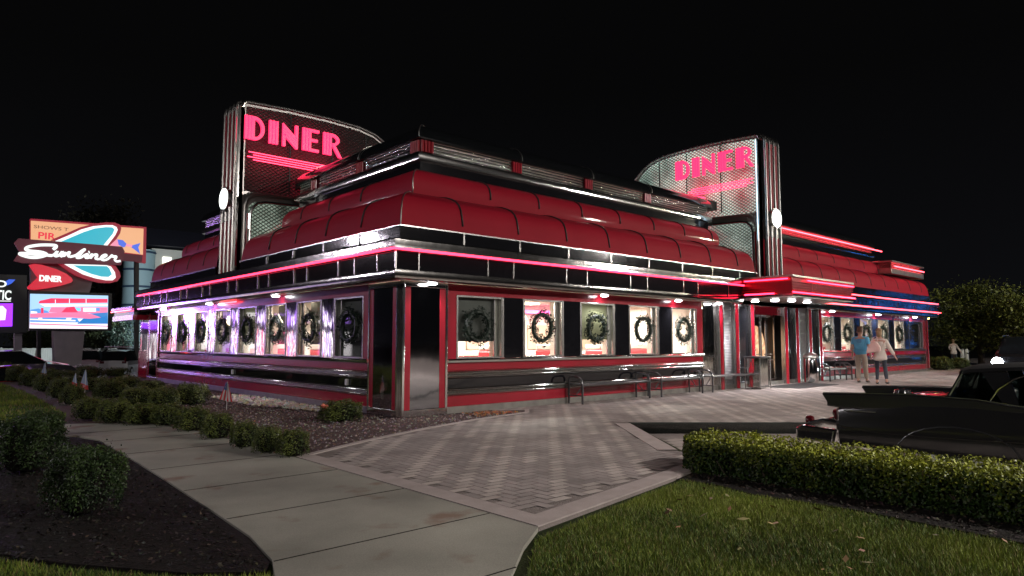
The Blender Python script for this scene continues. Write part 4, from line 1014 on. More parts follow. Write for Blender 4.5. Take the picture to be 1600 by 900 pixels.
S = thing('pylon_sign','tall roadside sign with white script on a maroon blade, turquoise boomerang and colour screen','sign',tuple(at(102,575,'y',YS+.4)))
S.location = (0,0,0)
def SP(mb, name, m, **k): return mb.build(name, m, S, **k)
SP(pixpoly(MB(),[(80,514),(128,515),(122,575),(120,600),(84,600),(82,575)],YS+1.0,.9),'pylon_base','pylon_white')
SP(pixpoly(MB(),[(46,408),(150,408),(146,425),(136,462),(46,460)],YS+.8,.5),'pylon_panel','pylon_grey')
SP(pixpoly(MB(),[(44,455),(172,459),(171,517),(44,517)],YS+.35,.5),'screen_case','black_rub')
def crn(pts): return [crop2(*p) for p in pts]
bo = [(440,268),(480,250),(620,190),(780,120),(930,80),(1080,62),(1180,65),(1240,90),(1258,130),(1245,190),(1200,260),(1110,345),(1030,345)]
bw = [(495,275),(640,215),(800,140),(940,102),(1090,88),(1170,90),(1215,112),(1228,145),(1200,205),(1110,325),(1090,335),(600,300)]
bt = [(560,285),(700,225),(830,170),(960,128),(1090,112),(1165,115),(1190,140),(1170,190),(1060,325),(820,318)]
lo = [(515,535),(600,600),(720,680),(860,730),(1000,765),(1130,770),(1210,750),(1250,700),(1240,640),(1190,570),(1150,560)]
lw = [(590,538),(680,590),(820,665),(960,710),(1090,735),(1170,735),(1205,705),(1195,640),(1150,575),(1100,560)]
lt = [(710,560),(800,610),(920,660),(1040,692),(1120,695),(1160,665),(1130,595),(1100,570)]
bm = SP(pixpoly(MB(),crn(bo),YS,.30),'boomerang','edge_red'); pixpoly(MB(),crn(bw),YS-.31,.04).build('boomerang_border','sign_white',bm); pixpoly(MB(),crn(bt),YS-.36,.03).build('boomerang_face','sign_turq',bm)
bm = SP(pixpoly(MB(),crn(lo),YS,.30),'boomerang','edge_red'); pixpoly(MB(),crn(lw),YS-.31,.04).build('boomerang_border','sign_white',bm); pixpoly(MB(),crn(lt),YS-.36,.03).build('boomerang_face','sign_turq',bm)
bl = SP(pixpoly(MB(),crn([(10,300),(60,250),(600,290),(1270,345),(1300,400),(1260,560),(600,545),(110,535),(5,510),(75,405)]),YS-.4,.25),'name_blade','blade')
# script lettering traced as glass tubes
def crop1(x, y): return (20+x/8.889, 375+y/8.889)
def script(pts, r=.075, nm='script_stroke'):
    q = [on(*crop1(*p), YS-.75) for p in pts]; v = [Vector((a,YS-.75,b)) for a,b in q]; out = []
    for i in range(len(v)-1):       # Catmull-Rom
        p0 = v[max(i-1,0)]; p1 = v[i]; p2 = v[i+1]; p3 = v[min(i+2,len(v)-1)]
        for k in range(6):
            t = k/6; out.append(.5*((2*p1)+(p2-p0)*t+(2*p0-5*p1+4*p2-p3)*t*t+(3*p1-p0-3*p2+p3)*t**3))
    out.append(v[-1]); return MB().tube(out, r, 6).build(nm,'sign_white',bl,smooth=True)
script([(560,130),(600,100),(590,75),(480,68),(350,72),(220,95),(180,125),(230,150),(380,165),(460,190),(450,215),(350,240),(240,240),(140,215),(95,190),(160,185),(280,195),(420,205),(545,218)],.085)
script([(545,218),(585,195),(620,155),(590,205),(600,225),(650,205),(690,160),(665,215),(690,228)])
script([(690,228),(730,175),(705,225),(745,190),(790,170),(770,215),(790,235)],.07)
script([(790,235),(880,210),(960,150),(1000,130),(970,160),(920,215),(890,245),(940,245)])
script([(940,245),(1000,210),(1040,195),(1010,235),(1030,255)],.07); script([(1055,170),(1065,167)],.085)
script([(1030,255),(1080,215),(1100,200),(1075,255),(1110,215),(1160,200),(1170,220),(1150,255),(1190,268)],.07)
script([(1190,268),(1260,240),(1300,215),(1280,205),(1240,225),(1225,260),(1260,280),(1310,270)],.07)
script([(1310,270),(1350,240),(1378,212),(1388,232),(1425,226),(1436,238),(1418,272),(1445,297),(1495,290)],.07)
ar = [(185,560),(240,548),(330,558),(500,610),(620,665),(680,715),(690,745),(670,765),(560,800),(400,830),(260,848),(175,840),(165,815),(285,705)]
aw = SP(pixpoly(MB(),crn(ar),YS-.1,.35),'arrow_sign','sign_red')
def text(s, px0, py0, px1, py1, y, m, parent, th=.03, bold=0.):
    cu = bpy.data.curves.new('t','FONT'); cu.body = s; cu.extrude = .02; cu.offset = bold
    o = bpy.data.objects.new('t', cu); COL.objects.link(o); dg = bpy.context.evaluated_depsgraph_get()
    me = bpy.data.meshes.new_from_object(o.evaluated_get(dg)); bpy.data.objects.remove(o)
    co = np.array([v.co[:] for v in me.vertices]); x0,x1 = co[:,0].min(),co[:,0].max(); y0,y1 = co[:,1].min(),co[:,1].max()
    a = on(px0,py0,y); b = on(px1,py1,y)    # top-left, bottom-right on the plane
    for v in me.vertices:
        u = (v.co.x-x0)/(x1-x0); w_ = (v.co.y-y0)/(y1-y0); zz = v.co.z
        v.co = (a[0]+(b[0]-a[0])*u, y-.02-zz, b[1]+(a[1]-b[1])*w_)
    me.materials.clear(); me.materials.append(M[m]); return obj('lettering', me, parent)
text('DINER',*crop2(312,672),*crop2(575,758),YS-.50,'sign_white',aw,bold=.04)
# colour LED screen: bands of the picture on it (red roof, pale sky, pink car, blue road)
def screen(y, bands, parent, name='screen'):
    for i,(pts,m) in enumerate(bands): pixpoly(MB(),pts,y-.004*i-.01,.01+.0).build(name if i == 0 else 'screen_image', m, parent)
emis('led_sky',(.40,.66,1.),.85); emis('led_white',(1.,.90,1.),1.0); emis('led_red',(1.,.03,.12),.8); emis('led_blue',(.12,.40,.95),.7); emis('led_pink',(1.,.20,.38),.9); emis('led_road',(.04,.28,.75),.65); emis('led_purple',(.28,.03,.9),1.5); emis('led_teal',(.15,.55,.9),1.2)
screen(YS-.16,[([(47,459),(169,462),(168,514),(46,513)],'led_sky'),([(47,500),(168,498),(168,514),(46,513)],'led_white'),
 ([(62,470),(80,466),(168,467),(168,473),(60,474)],'led_red'),([(62,475),(168,475),(168,478),(70,479)],'led_white'),([(80,480),(168,480),(168,490),(76,488)],'led_pink'),
 ([(130,481),(150,481),(150,487),(130,487)],'led_white'),([(112,480),(126,481),(126,486),(112,486)],'led_teal'),([(140,490),(168,488),(168,506),(120,506)],'led_road'),([(47,495),(120,497),(125,504),(47,503)],'led_blue'),
 ([(47,484),(60,482),(74,486),(80,492),(47,492)],'led_blue'),([(64,481),(68,481),(68,492),(64,492)],'led_red'),([(48,486),(58,487),(58,490),(48,490)],'led_white'),([(150,481),(156,481),(156,486),(150,486)],'led_blue'),([(47,505),(168,509),(168,510.5),(47,507)],'led_pink'),([(60,496.5),(66,496.5),(66,500),(60,500)],'led_white'),([(104,497),(112,497),(110,501),(102,501)],'led_white'),([(86,468),(87,468),(87,474),(86,474)],'led_white'),([(108,467),(109,467),(109,474),(108,474)],'led_white'),([(134,467),(135,467),(135,474),(134,474)],'led_white'),
 ([(47,490),(96,488),(120,487),(140,490),(158,496),(140,498),(110,496),(47,496)],'led_pink'),([(96,488),(104,480),(116,479),(122,488)],'led_red'),([(47,498),(118,500),(118,502),(47,500)],'led_white')], S)
bs = MB()
# orange show billboard behind
YB = 44.
B = thing('billboard','orange lit billboard with show lettering and a blue tail, half hidden behind the script sign','billboard',(0,0,0))
pixpoly(MB(),[(46,343),(226,356),(225,412),(46,377)],YB+.4,.5).build('billboard_case','edge_red',B)
pixpoly(MB(),[(48,345),(224,357.5),(223,398),(48,375)],YB-.12,.06).build('billboard_face','sign_orange',B)
pixpoly(MB(),[(150,392),(222,399),(221,410),(150,404)],YB-.12,.1).build('billboard_skirt','blade',B)
text('SHOWS T',*crop2(248,85),*crop2(650,160),YB-.2,'sign_dark',B); 
text('PIR',*crop2(300,168),*crop2(500,262),YB-.2,'sign_crimson',B,bold=.02)
pixpoly(MB(),crn([(1160,300),(1220,250),(1250,330),(1210,350),(1140,335)]),YB-.2,.03).build('tail_body','sign_pinkfin',B)
pixpoly(MB(),crn([(1225,255),(1290,265),(1345,320),(1300,350),(1240,320)]),YB-.22,.03).build('tail_body','sign_bluefin',B)
pixpoly(MB(),crn([(1330,308),(1400,318),(1395,345),(1320,335)]),YB-.24,.03).build('tail_body','sign_pinkfin',B)
pixpoly(MB(),crn([(1395,325),(1495,298),(1470,350),(1490,425),(1440,385),(1385,345)]),YB-.22,.03).build('tail_fin','sign_bluefin',B)
for px in (60,212): pixpoly(MB(),[(px-3,400),(px+3,400),(px+3,575),(px-3,575)],YB+.8,.4).build('post','black_rub',B)
# far-left sign with two lit words and a purple screen
YL = 35.
Ls = thing('pylon_sign','dark road sign with white letters over a purple screen at the left edge','sign',(0,0,0))
pixpoly(MB(),[(-60,428),(40,431),(40,520),(-60,520)],YL+.4,.5).build('sign_case','black_rub',Ls)
for px in (-20,27): pixpoly(MB(),[(px-6,515),(px+6,515),(px+6,585),(px-6,585)],YL+.6,.4).build('post','pylon_grey',Ls)
text('D',-4,438,10,449,YL-.15,'sign_white',Ls,bold=.02); text('TIC',-6,453,17,469,YL-.15,'sign_white',Ls,bold=.02)
pixpoly(MB(),[(8,440),(14,436.5),(24,437),(18,443),(11,446)],YL-.15,.03).build('leaf_mark','sign_bluefin',Ls)
pixpoly(MB(),[(-10,469.5),(17,470),(17,471),(-10,470.8)],YL-.15,.03).build('underline','sign_white',Ls)
pixpoly(MB(),[(-60,475),(20,474),(19,510),(-60,512)],YL-.15,.05).build('screen','led_purple',Ls)
pixpoly(MB(),[(-40,480),(4,478),(10,484),(8,500),(-40,502)],YL-.21,.03).build('screen_image','led_white',Ls)

# hotel
mat('hotel_blue',(.30,.43,.47),.7,emit=(.25,.45,.52),es=.0,var=(.2,(.26,.38,.43))); mat('hotel_white',(.5,.5,.45),.7); mat('roof_slate',(.018,.018,.03),.6); mat('stripe_blue',(.02,.05,.10),.6)
YH = 74.
Hh = thing('hotel','pale blue and white hotel with a rounded tower and dark mansard roof beyond the signs','hotel',(0,0,0))
a = on(193,560,YH); b = on(241,560,YH); top = on(215,388,YH)[1]
cxh = (a[0]+b[0])/2; rr = (b[0]-a[0])/2*1.05
MB().lathe([(rr,-1.5),(rr,top)],(cxh,YH+rr,0),28).build('tower_wall','hotel_blue',Hh,smooth=True)
for py in (392,420,447,476,505): z = on(215,py,YH)[1]; MB().lathe([(rr+.02,z-.12),(rr+.10,z-.08),(rr+.10,z+.08),(rr+.02,z+.12)],(cxh,YH+rr,0),28).build('tower_band','stripe_blue',Hh,smooth=True)
e = on(420,388,YH)[0]; MB().box(b[0]-.5,e,YH+1,YH+14,-1.5,on(260,388,YH)[1]).build('wall','hotel_white',Hh)
w0 = on(258,400,YH); w1 = on(271,414,YH); MB().box(w0[0],w1[0],YH+.9,YH+1.05,w1[1],w0[1]).build('window',emis('hotel_window',(1.,1.,.9),1.6),Hh)
MB().box(w0[0],w1[0],YH+.9,YH+1.05,w1[1]-3.4,w0[1]-3.4).build('window','black_glass',Hh)
zr = on(300,388,YH)[1]; zt_ = on(300,358,YH)[1]
rf = MB(); rf.prism([(YH-.2,zr),(YH+2.5,zt_),(YH+13,zt_),(YH+15,zr)], lambda u,v:(a[0]-1.2,u,v), lambda u,v:(e,u,v)); rf.build('roof','roof_slate',Hh)
# white fence
def fence():
    y = 61.; mb = MB(); x0 = on(-60,560,y)[0]; x1 = on(250,560,y)[0]; z0 = zt(0,50); h = 1.85; x = x0
    t = thing('fence','long pale vinyl fence behind the parked cars on the left','fence',(0,0,0))
    m = mat('vinyl',(.6,.64,.6),.5); k = 0
    while x < x1:
        mb.box(x,x+.17,y,y+.04,z0+.1,z0+h-.1); x += .18
    mb.build('boards',m,t); MB().box(x0,x1,y-.03,y,z0+h-.12,z0+h).box(x0,x1,y-.03,y,z0+.15,z0+.28).build('rail',m,t)
    x = x0
    while x < x1: MB().box(x-.07,x+.07,y-.06,y+.06,z0,z0+h+.08).build('post',m,t); x += 2.6
fence()

# ================================================================== CARS
mat('car_chrome',(.85,.85,.85),.12,1.)
mat('tyre',(.012,.012,.012),.8); mat('rim',(.5,.5,.52),.3,.9); mat('car_glass',(.01,.012,.014),.05,spec=.8)
emis('tail_red',(1.,.03,.03),2.5); mat('tail_dull',(.10,.006,.01),.2,coat=.5)
def wheel(t, x, y, r, wd, side, white=False):
    o = MB().lathe([(r*.6,-wd/2),(r*.92,-wd/2),(r,-wd*.3),(r,wd*.3),(r*.92,wd/2),(r*.6,wd/2)],n=24).xf(Matrix.Translation((x,y,r)) @ Matrix.Rotation(PI/2,4,'X')).build('wheel','tyre',t,smooth=True)
    MB().lathe([(r*.60,-wd/2-.002),(r*.58,wd/2+.004),(r*.3,wd/2-.02)][1:]+[(.02,wd/2-.01)],n=20).xf(Matrix.Translation((x,y,r)) @ Matrix.Rotation(PI/2*(1 if side<0 else -1),4,'X')).build('rim','rim' if not white else 'car_chrome',o,smooth=True)
    if white: MB().lathe([(r*.84,wd/2+.001),(r*.83,wd/2+.006),(r*.62,wd/2+.006),(r*.61,wd/2+.001)],n=24).xf(Matrix.Translation((x,y,r)) @ Matrix.Rotation(PI/2*(1 if side<0 else -1),4,'X')).build('whitewall','white',o,smooth=True)
def car_body(t, secs, paint, glassrange, hubs=None):
    """secs: (x, zbot, zbelt, zroof, halfwidth, halfwidth_roof)"""
    rings = []
    for x,zb,zl,zr_,hw,hr in secs:
        zm = zb+(zl-zb)*.5
        rings.append([(x,-hw*.93,zb),(x,-hw,zb+(zl-zb)*.25),(x,-hw*1.01,zm),(x,-hw*.97,zl),(x,-hr,zr_-.03),(x,-hr*.85,zr_),(x,0,zr_+.025),(x,hr*.85,zr_),(x,hr,zr_-.03),(x,hw*.97,zl),(x,hw*1.01,zm),(x,hw,zb+(zl-zb)*.25),(x,hw*.93,zb)])
    body = MB(); gl = MB(); n = 13
    for i in range(len(rings)-1):
        for k in range(n-1):
            q = [rings[i][k],rings[i+1][k],rings[i+1][k+1],rings[i][k+1]]
            tall = (secs[i][3]-secs[i][2] > .12) or (secs[i+1][3]-secs[i+1][2] > .12)
            side = k in (3,8) and glassrange[0] <= i < glassrange[1]
            slope = k in (4,5,6,7) and i in glassrange[2]
            (gl if (side and tall) or slope else body).add(q,[(0,1,2,3)])
        body.add([rings[i][0],rings[i+1][0],rings[i+1][12],rings[i][12]],[(3,2,1,0)])
    body.add(rings[0],[tuple(range(n-1,-1,-1))]); body.add(rings[-1],[tuple(range(n))])
    def weld(mb):
        d = {}; nv = []; mp = []
        for v in mb.v:
            k_ = tuple(round(c,4) for c in v)
            if k_ not in d: d[k_] = len(nv); nv.append(v)
            mp.append(d[k_])
        mb.v = nv; mb.f = [tuple(mp[i] for i in f) for f in mb.f]; return mb
    b = weld(body).build('body',paint,t,smooth=True)
    g = weld(gl).build('glass','car_glass',t)
    return b
def modern(kind, label, cat, px, dep, rz, paint, zb, tails=False, nm='parked_car', length=None):
    d = (RT*(px-800)/F + Vector((FW.x,FW.y,0)).normalized()); p = CAM + d*dep
    t = thing(nm, label, cat, (p.x,p.y,zb), rz, 'cars parked or driving beyond the shrubs')
    if kind == 'suv':
        secs = [(-2.35,.45,1.0,1.02,.80,.75),(-2.3,.3,1.1,1.14,.92,.80),(-1.95,.28,1.13,1.80,.95,.66),(-1.0,.25,1.12,1.88,.96,.68),(.2,.25,1.10,1.86,.96,.68),(.9,.25,1.08,1.55,.95,.68),(1.25,.25,1.06,1.12,.95,.72),(2.1,.3,.98,1.02,.92,.7),(2.35,.4,.7,.74,.8,.6)]
        gr = (1,6,(1,4,5)); 
    else:
        secs = [(-2.5,.4,.85,.87,.78,.7),(-2.4,.28,1.0,1.04,.88,.72),(-1.7,.24,1.02,1.12,.93,.68),(-.9,.24,1.0,1.50,.94,.6),(.2,.24,.98,1.55,.95,.62),(1.1,.24,.96,1.10,.94,.68),(2.0,.26,.88,.92,.9,.66),(2.5,.35,.6,.64,.75,.55)]
        gr = (2,5,(2,4)); 
    car_body(t, secs, paint, gr)
    for x in (-1.45,1.45):
        for s_ in (-1,1): wheel(t,x,s_*.86,.36,.24,s_)
    for s_ in (-1,1):
        MB().box(-2.40 if kind=='suv' else -2.46,-2.2,s_*.70-.14,s_*.70+.14,.78 if kind!='suv' else .95,.90 if kind!='suv' else 1.12).build('tail_light','tail_red' if tails else 'tail_dull',t,bevel=.02)
        MB().box(2.1,2.36,s_*.62-.16,s_*.62+.16,.66,.78).build('headlight','chrome_clean',t,bevel=.02)
    MB().box(-2.42,-2.3,-.26,.26,.66,.80).build('number_plate','white',t)
    if kind == 'suv':
        for s_ in (-1,1): MB().tube([(-1.7,s_*.6,1.86),(-1.6,s_*.6,1.94),(.6,s_*.6,1.94),(.7,s_*.6,1.88)],.02,6).build('roof_rail','chrome_clean',t)
    return t
mat('p_black',(.004,.004,.005),.35); mat('p_dark',(.05,.05,.06),.12,coat=.8); mat('p_pink',(.42,.32,.34),.25,coat=.6); mat('p_white',(.7,.7,.72),.25,coat=.6); mat('p_maroon',(.06,.008,.012),.15,coat=.8)
modern('sedan','dark glossy sedan with pale reflections cut by the left edge, below the purple screen','car',22,30,R(8),'p_dark',-.45)
modern('suv','pinkish beige estate car directly right of the white sign pylon','car',144,52,R(75),'p_pink',-1.0)
modern('suv','white estate car with roof rails at the far left end of the diner','car',196,50,R(62),'p_white',-1.0)
modern('suv','dark red car with glowing tail light behind the white estate car','car',186,54,R(120),'p_maroon',-.85,tails=True)
# red lit strip of parked red car in front of the dark sedan
tred = modern('sedan','low glossy red car whose bonnet shows above the diagonal shrubs at the left edge','car',20,26.5,R(10),mat('p_red',(.35,.01,.02),.15,coat=.8),-.98)
# car with bright headlights at right
def hl_car():
    p = at(1572,566,'z',.45); d = p
    
    t = modern('suv','dark vehicle with glaring white headlights behind the black vintage car','car',1594,30,R(186),'p_black',-.18)
    for s_ in (-1,1):
        MB().lathe([(.21,-.02),(.20,.03),(.02,.07)],n=14).xf(Matrix.Translation((2.38,s_*.66,.80)) @ Matrix.Rotation(PI/2,4,'Y')).build('headlamp_glow','lamp_far',t,smooth=True)
    ld = bpy.data.lights.new('headlamp_beam','SPOT'); ld.energy = 120; ld.spot_size = R(100); ld.color = (.85,.93,1); ld.shadow_soft_size = .1
    lo_ = bpy.data.objects.new('headlamp_beam',ld); COL.objects.link(lo_); lo_.parent = t; lo_.location = (2.5,0,.8); lo_.rotation_euler = (0,R(-90),0)
    return t
hl_car()

mat('car_black',(.014,.014,.015),.24,spec=.6,coat=.6)
# black finned vintage car
def vintage():
    ax = Vector((.10,-.994,0)); rz = math.atan2(ax.y, ax.x)      # local +x runs from the tail to the nose
    wv = Vector((.994,.10,0))
    o0 = Vector((1.82,-7.49,0)) + wv*1.0
    t = thing('vintage_car','long black finned 1950s car parked tail out behind the hedge','vintage car',(o0.x,o0.y,-.16),rz)
    Wd = 1.0
    # (x, zbottom, crease z, deck z, half width bottom, half width top)
    secs = [(.10,.34,.60,.78,.86,.80),(.16,.30,.60,.84,.97,.88),(.5,.29,.66,.90,1.0,.93),(1.0,.28,.70,.95,1.01,.95),(1.7,.27,.72,.95,1.01,.95),(2.3,.26,.72,.90,1.0,.93),(3.2,.26,.70,.88,1.0,.92),(4.3,.27,.70,.90,.99,.90),(5.2,.32,.66,.84,.95,.84),(5.5,.40,.6,.74,.8,.7)]
    body = MB(); rings = []
    for x,zb,zc,zd,hb,ht in secs:
        L_ = [(x,hb*.95,zb),(x,hb,zb+.1),(x,hb*1.0,zc-.08),(x,hb*.975,zc+.02),(x,hb*.985,zc+.12 if zc+.12 < zd else zd-.02),(x,ht*1.02,zd-.03),(x,ht*.92,zd),(x,ht*.55,zd+.015)]
        rings.append([(a,b_,c) for a,b_,c in L_] + [(x,0,zd+.02)] + [(a,-b_,c) for a,b_,c in L_[::-1]])
    n = len(rings[0])
    body.add([v for r_ in rings for v in r_], [(i*n+k,i*n+k+1,(i+1)*n+k+1,(i+1)*n+k) for i in range(len(rings)-1) for k in range(n-1)] + [((i+1)*n,(i+1)*n+n-1,i*n+n-1,i*n) for i in range(len(rings)-1)] + [tuple(range(n-1,-1,-1)), tuple(range((len(rings)-1)*n,len(rings)*n))])
    body.build('body','car_black',t,smooth=True)
    for s_ in (1,-1):     # local +y lies to the left of travel; the camera sees the y<0 or y>0 side
        prof = [(-.04,.965),(.5,.985),(1.0,1.0),(1.7,.975),(2.2,.90),(2.2,.84),(1.0,.80),(.25,.78),(.02,.80),(.03,.85)]
        MB().prism(prof, lambda u,v:(u,s_*.985,v), lambda u,v:(u,s_*.86,v)).build('fin','car_black',t,bevel=.02)
        MB().tube([(-.03,s_*.93,.97),(.5,s_*.985,.99),(1.0,s_*.985,1.006),(1.7,s_*.985,.98),(2.3,s_*.98,.90),(3.4,s_*.96,.90)],.008,6).build('fin_trim','car_chrome',t)
        MB().tube([(.2,s_*1.0,.55),(.6,s_*1.012,.50),(1.2,s_*1.02,.50),(2.2,s_*1.02,.52),(4.5,s_*1.0,.56)],.008,6).build('side_trim','car_chrome',t)
        # rear light housing
        MB().lathe([(.02,-.08),(.07,-.06),(.095,0),(.09,.12)],n=18).xf(Matrix.Translation((.12,s_*.74,.66)) @ Matrix.Rotation(PI/2,4,'Y')).build('tail_light','tail_dull',t,smooth=True)
        # fender skirt outline
        MB().tube([(.85+.62-.62*math.cos(a_), s_*1.012, .30+.34*math.sin(a_)) for a_ in [PI*i/12 for i in range(13)]],.007,5).build('skirt_trim','black_metal',t)
        wheel(t,1.45,s_*.86,.37,.2,s_,True); wheel(t,4.5,s_*.86,.37,.2,s_,True)
        MB().box(.25,.62,s_*1.0-.004,s_*1.0+.005,.75,.762).build('script_badge','brushed',t)
    # wrapped rear bumper
    bpts = [(-.30,.5,.45),(-.34,.0,.45),(-.30,-.5,.45)]
    bp = MB(); pr = [(-.36,.36),(-.38,.46),(-.33,.52),(-.25,.53),(-.25,.33)]
    bp.prism(pr, lambda u,v:(u,-1.0,v), lambda u,v:(u,1.0,v)); 
    for s_ in (1,-1): bp.prism([(-.36,.34),(-.37,.48),(-.30,.53),(.14,.50),(.10,.32)], lambda u,v:(u,s_*1.06,v), lambda u,v:(u,s_*.94,v))
    bo_ = bp.build('rear_bumper','car_chrome',t,bevel=.02)
    for s_ in (1,-1):
        MB().box(-.33,.10,s_*1.063-.004,s_*1.063+.008,.375,.455).build('bumper_inlay','car_black',bo_)
        MB().lathe([(.015,-.05),(.05,-.03),(.06,.02),(.05,.06)],n=12).xf(Matrix.Translation((-.34,s_*.6,.56)) @ Matrix.Rotation(PI/2,4,'Y')).build('bumper_light','tail_dull',bo_,smooth=True)
        MB().tube([(-.3,s_*.75,.52),(-.1,s_*.75,.58),(.1,s_*.75,.56)],.03,8).build('bumper_guard','car_chrome',bo_,smooth=True)
    MB().box(-.385,-.37,-.18,.18,.40,.52).build('number_plate','white',t)
    # greenhouse: forward-leaning rear pillars, overhanging roof, wrap-around glass
    roof = [(1.50,.70,1.30),(1.62,.74,1.335),(2.1,.76,1.37),(2.7,.76,1.37),(3.2,.72,1.33),(3.35,.68,1.29)]
    rb = MB(); R_ = []
    for x,hw,z in roof: R_.append([(x,hw,z-.05),(x,hw*.97,z-.01),(x,hw*.8,z+.02),(x,0,z+.035),(x,-hw*.8,z+.02),(x,-hw*.97,z-.01),(x,-hw,z-.05)])
    rb.add([v for r_ in R_ for v in r_],[(i*7+k,i*7+k+1,(i+1)*7+k+1,(i+1)*7+k) for i in range(5) for k in range(6)]+[(0,1,2,3,4,5,6),(41,40,39,38,37,36,35)]+[((i+1)*7,(i+1)*7+6,i*7+6,i*7) for i in range(5)])
    rb.build('roof',mat('roof_black',(.010,.010,.010),.4),t,smooth=True)
    for s_ in (1,-1):
        MB().prism([(1.95,.93),(2.10,.93),(1.98,1.31),(1.72,1.31)], lambda u,v:(u,s_*(.90-(v-.93)*.45),v), lambda u,v:(u,s_*(.84-(v-.93)*.45),v)).build('pillar','car_black',t)
        MB().tube([(1.82,s_*.88,.96),(1.90,s_*.84,1.10),(2.05,s_*.79,1.22),(2.25,s_*.765,1.30),(2.6,s_*.76,1.325),(3.2,s_*.72,1.30),(3.7,s_*.8,.93)],.012,6).build('window_trim','car_chrome',t,smooth=True)
        MB().prism([(2.08,.93),(3.55,.91),(3.15,1.31),(2.15,1.31)], lambda u,v:(u,s_*(.875-(v-.93)*.45),v), lambda u,v:(u,s_*(.870-(v-.93)*.45),v)).build('side_glass','tinted',t)
        MB().prism([(1.45,.94),(1.95,.94),(1.74,1.29),(1.54,1.29)], lambda u,v:(u,s_*(.80-(v-.93)*.35),v), lambda u,v:(u,s_*(.795-(v-.93)*.35),v)).build('side_glass','tinted',t)
    MB().add([(1.40,.78,.94),(1.40,-.78,.94),(1.53,-.66,1.29),(1.53,.66,1.29)],[(0,1,2,3)]) if False else None
    g_ = MB(); g_.add([(1.38,.78,.94),(1.38,-.78,.94),(1.53,-.66,1.29),(1.53,.66,1.29)],[(0,1,2,3)]); g_.build('rear_window','tinted',t)
    g_ = MB(); g_.add([(3.8,.78,.92),(3.8,-.78,.92),(3.3,-.66,1.30),(3.3,.66,1.30)],[(0,1,2,3)]); g_.build('windscreen','tinted',t)
    MB().tube([(1.37,.80,.945),(1.54,.68,1.30)],.018,6).tube([(1.37,-.80,.945),(1.54,-.68,1.30)],.018,6).tube([(1.37,.8,.945),(1.37,-.8,.945)],.014,6).build('rear_window_trim','car_chrome',t)
    MB().box(1.75,1.95,-.7,.7,.5,1.05).box(2.6,2.78,-.7,.7,.5,1.08).build('seat',mat('seat_teal',(.18,.28,.28),.6),t,bevel=.04)
    for s_ in (1,-1): MB().lathe([(.12,-.02),(.11,.03),(.01,.05)],n=16).xf(Matrix.Translation((5.5,s_*.62,.62)) @ Matrix.Rotation(PI/2,4,'Y')).build('headlight','car_chrome',t,smooth=True)
    MB().prism([(5.45,.34),(5.66,.38),(5.66,.5),(5.45,.52)], lambda u,v:(u,-.95,v), lambda u,v:(u,.95,v)).build('front_bumper','car_chrome',t,bevel=.02)
    MB().lathe([(.09,0),(.12,.02),(.10,.10),(.01,.12)],n=14).xf(Matrix.Translation((.75,-.15,.90))).build('trunk_ornament','car_black',t,smooth=True)
    return t
vintage()

# ================================================================== PEOPLE
mat('skin',(.45,.26,.19),.5); mat('shirt_blue',(.12,.42,.66),.8,bump=(12,.4,.02)); mat('khaki',(.40,.34,.27),.85,bump=(12,.4,.02)); mat('coat_cream',(.62,.56,.50),.85,bump=(10,.4,.02))
mat('leggings',(.012,.018,.03),.7); mat('hair_brown',(.10,.05,.03),.7); mat('hair_blonde',(.30,.20,.11),.7); mat('bag_pink',(.60,.42,.38),.6); mat('shoe_tan',(.10,.08,.07),.7); mat('shoe_dark',(.03,.03,.03),.6); mat('print_faint',(.10,.30,.52),.8)
def skin_mesh(name, verts, edges, radii, m, parent, root=0, sub=2, smooth_=True):
    me = bpy.data.meshes.new(name); me.from_pydata(verts, edges, []); o = obj(name, me, None)
    sk = o.modifiers.new('skin','SKIN'); sk.use_smooth_shade = True; sl = me.skin_vertices[0].data
    for i, r_ in enumerate(radii): sl[i].radius = r_ if isinstance(r_, tuple) else (r_, r_)
    sl[root].use_root = True
    ss = o.modifiers.new('sub','SUBSURF'); ss.levels = sub; ss.render_levels = sub
    dg = bpy.context.evaluated_depsgraph_get(); nm_ = bpy.data.meshes.new_from_object(o.evaluated_get(dg)); bpy.data.objects.remove(o)
    nm_.materials.clear(); nm_.materials.append(M[m]); return obj(name, nm_, parent)
class Sk:
    def __init__(s): s.v=[]; s.e=[]; s.r=[]
    def p(s, co, r, link=None):
        s.v.append(tuple(co)); s.r.append(r); i = len(s.v)-1
        if link is not None: s.e.append((link,i))
        return i
    def chain(s, start, pts):
        for co, r in pts: start = s.p(co, r, start)
        return start
